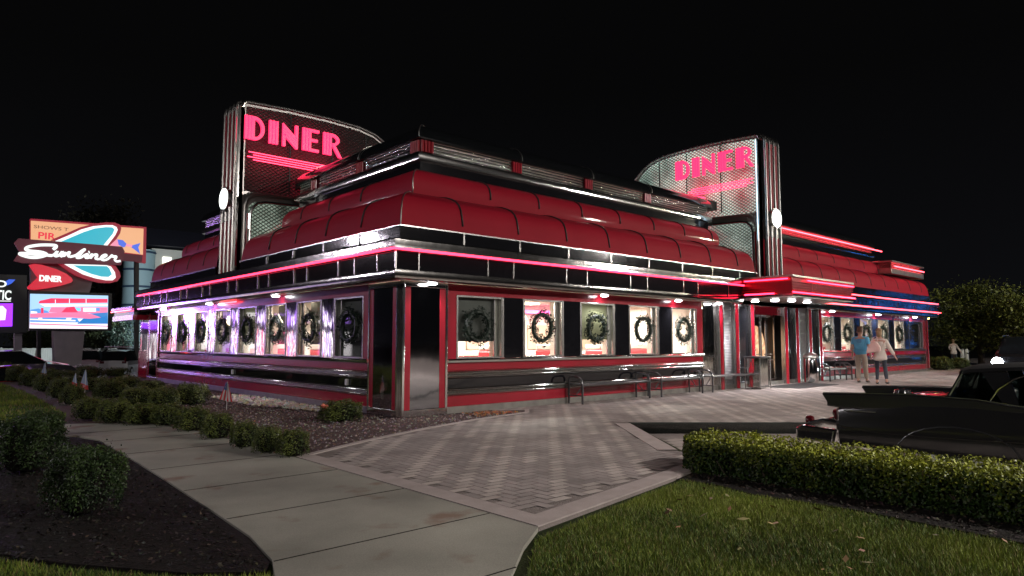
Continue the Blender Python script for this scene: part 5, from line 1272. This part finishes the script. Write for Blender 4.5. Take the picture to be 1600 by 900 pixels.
def person(loc, rz, label, man=True, S_=1.0):
    """faces +Y locally (walking away), 1.8 m tall before scaling"""
    t = thing('person', label, 'person', loc, rz); t.scale = (S_,S_,S_)
    k = Sk(); pel = k.p((0,0,.96),(.15,.11)); ch = k.chain(pel,[((0,0,1.10),(.14,.10)),((0,-.01,1.28),(.165,.115)),((0,-.01,1.42),(.15,.10))])
    nk = k.chain(ch,[((0,0,1.52),.058),((0,.01,1.60),.07),((0,.015,1.68),(.078,.095)),((0,.01,1.76),.06)])
    nose = k.p((0,.115,1.665),.014,nk-1)
    for s_ in (-1,1): k.p((s_*.083,.0,1.665),(.012,.025),nk-1)
    if man: arms = {-1:[(-.20,0,1.43),(-.25,-.02,1.16),(-.27,.05,.92)], 1:[(.20,0,1.43),(.255,-.01,1.15),(.275,.05,.91)]}; legs = {-1:[(-.10,0,.90),(-.10,.05,.50),(-.10,-.03,.10)], 1:[(.10,0,.90),(.12,-.02,.50),(.13,.08,.10)]}
    else: arms = {-1:[(-.18,0,1.42),(-.26,.02,1.20),(-.14,.12,1.05)], 1:[(.18,0,1.42),(.30,-.02,1.17),(.42,.0,.94)]}; legs = {-1:[(-.10,0,.90),(-.11,.10,.52),(-.12,.02,.10)], 1:[(.10,0,.90),(.15,-.06,.50),(.20,-.20,.13)]}
    for s_ in (-1,1):
        a = arms[s_]; j = k.chain(ch,[(a[0],.062),(a[1],.045),(a[2],.03)])
        d = (Vector(a[2])-Vector(a[1])).normalized(); pm = Vector(a[2])+d*.07; pi_ = k.p(pm,(.036,.018),j)
        sd = Vector((0,1,0)); 
        for q in range(4):
            off = sd*(.027-.018*q); L_ = (.075,.085,.08,.062)[q]
            b1 = pm+off+d*(.03+L_*.45); b2 = pm+off+d*(.03+L_*.9)+Vector((-s_*.02,0,0)); k.chain(pi_,[(b1,.009),(b2,.008)])
        k.chain(j,[(Vector(a[2])+sd*.03+d*.03,.011),(Vector(a[2])+sd*.052+d*.075,.009)])
        l = legs[s_]; j = k.chain(pel,[(l[0],(.085,.085)),(l[1],.06),(l[2],.042)]); f = l[2]
        k.chain(j,[((f[0],f[1]+.03,f[2]-.055),(.045,.035)),((f[0]+s_*.02,f[1]+.17,f[2]-.065),(.042,.025))])
    skin_mesh('body', k.v, k.e, k.r, 'skin', t)
    # trousers
    k = Sk(); pel = k.p((0,0,.97),(.165,.125)); k.chain(pel,[((0,0,1.06),(.16,.12))])
    kk = 1.0 if man else .8
    for s_ in (-1,1):
        l = legs[s_]; m_ = (Vector(l[0])+Vector(l[1]))/2; m2 = (Vector(l[1])*.55+Vector(l[2])*.45)
        end = Vector(l[1])*.05+Vector(l[2])*.95
        k.chain(pel,[(l[0],.105*kk+.01),(tuple(m_),.095*kk),(l[1],.082*kk),(tuple(m2),.076*kk),(tuple(end),.070*kk if man else .045)])
    skin_mesh('trousers' if man else 'leggings', k.v, k.e, k.r, 'khaki' if man else 'leggings', t)
    # top
    k = Sk(); 
    if man: 
        b_ = k.p((0,-.01,1.25),(.205,.14)); k.chain(b_,[((0,0,1.08),(.21,.15)),((0,0,.86),(.215,.155))]); c_ = k.chain(b_,[((0,-.01,1.42),(.185,.13)),((0,0,1.51),(.085,.075))])
        for s_ in (-1,1):
            a = arms[s_]; m_ = Vector(a[0]).lerp(Vector(a[1]),.75); k.chain(c_-1,[((a[0][0],a[0][1],a[0][2]+.005),.082),(tuple(m_),.064)])
        skin_mesh('shirt', k.v, k.e, k.r, 'shirt_blue', t)
        n = 20; MB().prism([(.075*math.cos(2*PI*i/n),1.36+.075*math.sin(2*PI*i/n)) for i in range(n)], lambda u,v:(u,-.153,v), lambda u,v:(u,-.135,v)).build('shirt_print','print_faint',t)
    else:
        b_ = k.p((0,-.01,1.25),(.17,.125)); k.chain(b_,[((0,0,1.10),(.165,.13)),((0,0,.93),(.215,.165)),((0,-.01,.74),(.26,.18))]); c_ = k.chain(b_,[((0,-.01,1.42),(.15,.105)),((0,0,1.49),(.07,.065))])
        for s_ in (-1,1):
            a = arms[s_]; m_ = Vector(a[1]).lerp(Vector(a[2]),.92); k.chain(c_-1,[(a[0],.078),(a[1],.062),(tuple(m_),.058)])
        skin_mesh('coat', k.v, k.e, k.r, 'coat_cream', t)
    # hair
    k = Sk()
    if man: a = k.p((0,-.02,1.715),(.088,.092)); k.chain(a,[((0,-.035,1.65),(.075,.06))]); k.chain(a,[((0,.01,1.765),(.065,.07))])
    else: a = k.p((0,-.02,1.70),(.092,.10)); k.chain(a,[((0,-.045,1.60),(.085,.06)),((0,-.04,1.53),(.07,.04))]); k.chain(a,[((0,-.03,1.79),(.06,.06)),((0,-.05,1.85),(.045,.045))])
    skin_mesh('hair', k.v, k.e, k.r, 'hair_brown' if man else 'hair_blonde', t)
    for s_ in (-1,1):
        f = legs[s_][2]; k = Sk(); k.chain(k.p((f[0],f[1]-.02,f[2]-.03),(.055,.05)),[((f[0],f[1]+.05,f[2]-.05),(.055,.045)),((f[0]+s_*.02,f[1]+.18,f[2]-.06),(.05,.032))])
        skin_mesh('shoe', k.v, k.e, k.r, 'shoe_tan' if man else 'shoe_dark', t, sub=2)
        MB().tube([(s_*.032,.105,1.69),(s_*.032,.112,1.69)],.012,8).build('eye','white',t)
    return t
pm_ = at(1347,598,'z',0.); pw_ = at(1377,601,'z',0.)
away = math.atan2(pm_.y-CAM.y, pm_.x-CAM.x) - PI/2
person((pm_.x,pm_.y,0.0), away-.25, 'man seen from behind in a light blue t-shirt and khaki trousers, walking', True, 1.115)
W_ = person((pw_.x,pw_.y,0.0), away-.2, 'woman seen from behind in a long cream top and dark leggings, walking', False, 1.07)
# her bag is held, so a thing of its own
bx = Vector((pw_.x,pw_.y,0)) - RT*.30 - Vector((FW.x,FW.y,0)).normalized()*.16
tb = thing('shoulder_bag','pale pink bag hanging at the left side of the woman in the cream top','bag',(bx.x,bx.y,1.08),away-.25)
mb = MB(); mb.prism([(-.24,0),(.20,.06),(.23,.2),(.10,.42),(-.02,.46),(-.17,.25)], lambda u,v:(u,-.07,v), lambda u,v:(u,.08,v)); mb.build('bag_body','bag_pink',tb,bevel=.04)
MB().tube([(-.05,0,.42),(.0,.02,.55),(.10,.05,.60),(.12,.04,.40)],.014,6).build('strap','bag_pink',tb,smooth=True)
# far figure in white beyond the diner
pf = at(1491,571,'z',0.)
fp = person((pf.x,pf.y,0),away,'tiny far figure in a white top near the dark shrub',False,.9)
# low bollards beyond
for i,(px,l) in enumerate(((1504,'short pale post standing left of the pair near the far figure'),(1511,'short pale post standing right of the pair, under the trees'))):
    p = at(px,566,'z',0.); tag(MB().lathe([(.14,0),(.13,.85),(.10,.95),(.01,.98)],(0,0,0),12).build('bollard','white',smooth=True,loc=p),l,'bollard','pale posts beyond the plaza')

# ================================================================== SMALL FLAGS
mat('flag_red',(.5,.05,.05),.8); mat('flag_white',(.6,.58,.58),.8); mat('flag_blue',(.05,.08,.22),.8); mat('flag_pale',(.26,.32,.46),.8)
def flag(px, py, h, label, wd, pale=False):
    p = at(px,py,'z',0.); t = thing('small_flag', label, 'flag', p, YAW*PI/180-PI/2+.3, 'small flags on sticks in the planting beds')
    MB().tube([(0,0,-.05),(.0,0,h)],.007,6).build('stick','white',t)
    n = 7; 
    def drape(u0,u1,v0,v1,m,nm,dy):
        mb = MB(); vs=[]; 
        for i in range(5):
            for j in range(5):
                u = u0+(u1-u0)*i/4; v = v0+(v1-v0)*j/4; s_ = .25+.75*v
                vs.append((wd*(u*s_-.0)-.02*v, .03*math.sin(u*9+v*3)+dy, h*(1-.05)-v*h*.62-u*.10*h))
        mb.add(vs,[(i*5+j,i*5+j+1,(i+1)*5+j+1,(i+1)*5+j) for i in range(4) for j in range(4)]); mb.build(nm,m,t,smooth='all')
    if pale: drape(-.5,.5,0,1,'flag_pale','flag_cloth',0); drape(-.5,.5,.75,1,'flag_red','flag_stripe',-.006)
    else:
        for i in range(n): drape(-.55+1.1*i/n,-.55+1.1*(i+1)/n,0,1,'flag_red' if i%2==0 else 'flag_white','flag_stripe',0)
        drape(-.5,.2,0,.42,'flag_blue','flag_canton',-.008)
flag(354,641,.62,'small red and white striped flag on a stick by the pale stones',.24)
flag(132,622,.75,'small pale blue flag on a stick among the shrubs, right of the others',.20,True)
flag(69,600,.75,'small pale flag on a stick behind the diagonal row of shrubs, leftmost',.20,True)
flag(117,612,.55,'tiny dim flag between the other two flags in the shrubs',.15,True)

# ================================================================== LIGHTS OF THE PARKING LOT (all unseen; some added to brighten the hotel, trees and paving)
def unseen_lamp(x, y, h, power, label, col=(1.,.93,.87), z0=0., hooded=False):
    t = thing('unseen_lamp', label, 'street lamp', (x,y,z0), math.atan2(-y,-x), 'parking lot lamps')
    MB().lathe([(.16,0),(.15,.4),(.08,.5),(.06,h)],(0,0,0),12).build('pole','black_metal',t,smooth=True)
    MB().tube([(0,0,h-.1),(.6,0,h+.05),(1.0,0,h+.05)],.04,8).build('arm','black_metal',t)
    MB().box(.75,1.35,-.2,.2,h-.02,h+.10).build('lamp_head','black_metal',t,bevel=.02)
    MB().box(.82,1.28,-.15,.15,h-.05,h-.02).build('lamp_lens','lamp_far',t)
    ld = bpy.data.lights.new('lamp_beam','SPOT' if hooded else 'POINT')
    if hooded: ld.spot_size = R(160); ld.spot_blend = .6
    ld.energy = power; ld.color = col; ld.shadow_soft_size = .35; ld.specular_factor = .22
    o = bpy.data.objects.new('lamp_beam', ld); COL.objects.link(o); o.parent = t; o.location = (1.05,0,h-.12)
unseen_lamp(-16,-38,15,8500,'tall parking lot lamp standing behind the photographer')
unseen_lamp(20,-36,15,13500,'tall parking lot lamp right of and behind the photographer')
unseen_lamp(-17,3,8,1700,'street lamp by the road west of the diner',(1,.93,.95))
unseen_lamp(-15,27,8,1700,'street lamp by the road near the far left end of the diner',(.95,.85,1.))
unseen_lamp(27,-17,8,2200,'parking lot lamp south of the right wing')
unseen_lamp(12,57,7.5,7500,'added lamp hidden behind the far end of the diner to light the hotel front',(.85,.95,1.),-.9)  # added out of sight to brighten the hotel
unseen_lamp(38,-15,9,5500,'added unseen lamp at the east edge of the parking lot to light the trees',(1,.95,.75))  # added beyond the frame because the trees came out dark
unseen_lamp(7,-19,9,10500,'added unseen hooded lamp right of the photographer to brighten the paving',(1,.92,.87),-.16,True)  # extra lamp added for more light on the pavers
# the colour screens throw their light on the left front of the diner
def glow(parent, x, y, z, e, col, tx, ty):
    ld = bpy.data.lights.new('screen_glow','SPOT'); ld.energy = e; ld.color = col; ld.spot_size = R(120); ld.shadow_soft_size = .9
    o = bpy.data.objects.new('screen_glow', ld); COL.objects.link(o); o.location = (x,y,z); o.parent = parent
    o.rotation_euler = (Vector((tx,ty,1.))-Vector((x,y,z))).to_track_quat('-Z','Y').to_euler()
glow(S, -2.0, YS-1.2, 3.0, 1500, (.85,.66,1.), 0, 8); glow(Ls, -6.0, YL-1.2, 2.8, 1300, (.5,.25,1.), 0, 8)
# invented lit building, out of view, added for the left wall of the diner to mirror
A_ = thing('mirror_building','added unseen low building whose glowing white and purple front the diner wall mirrors','building',(0,0,0))
MB().box(-34,-9,62,74,-1,6.5).build('wall','roof_slate',A_)
emis('arc_white',(1.,.92,.95),2.4); emis('arc_purple',(.45,.2,1.),1.8); emis('arc_pink',(1.,.12,.3),2.2)
for i in range(9):
    x = -33+2.7*i
    MB().box(x,x+1.5,61.9,62,-.2,2.6).build('window',('arc_white','arc_purple','arc_white','arc_pink')[i%4],A_)
    MB().box(x,x+1.9,61.85,62,3.6,4.6).build('glow_panel',('arc_purple','arc_white','arc_purple')[i%3],A_)
# unseen trees wound with blue lights, added so the fascia mirrors blue squiggles
def light_tree(x, y, label, seed):
    r_ = random.Random(seed); t = thing('mirror_tree', label, 'tree', (x,y,-.2), 0, 'added blue lit trees for the fascia to mirror')
    MB().tube([(0,0,0),(.1,0,2.5),(0,.1,5)],.14,8,taper=[1,.8,.4]).build('trunk','wood',t)
    mb = MB(); mb.tube([(.2*math.cos(i*.7),.2*math.sin(i*.7),.3+i*.06) for i in range(70)],.03,5)
    for k in range(12):
        a = r_.uniform(0,6.28); L_ = r_.uniform(1.5,3.); z = r_.uniform(3,5)
        mb.tube([(L_*f*math.cos(a)+.2*math.sin(f*20),L_*f*math.sin(a)+.2*math.cos(f*23),z+L_*f*.8) for f in [i/14 for i in range(15)]],.014,5)
    mb.build('light_string','blue_bulb',t)
light_tree(52,-7,'added unseen tree wound with blue lights east of the parking lot',1); light_tree(60,-13,'second added unseen tree wound with blue lights farther east',2); light_tree(66,-5,'farthest added unseen tree wound with blue lights in the east',3)

for o in list(bpy.data.objects):
    if o.type == 'LIGHT' : pass
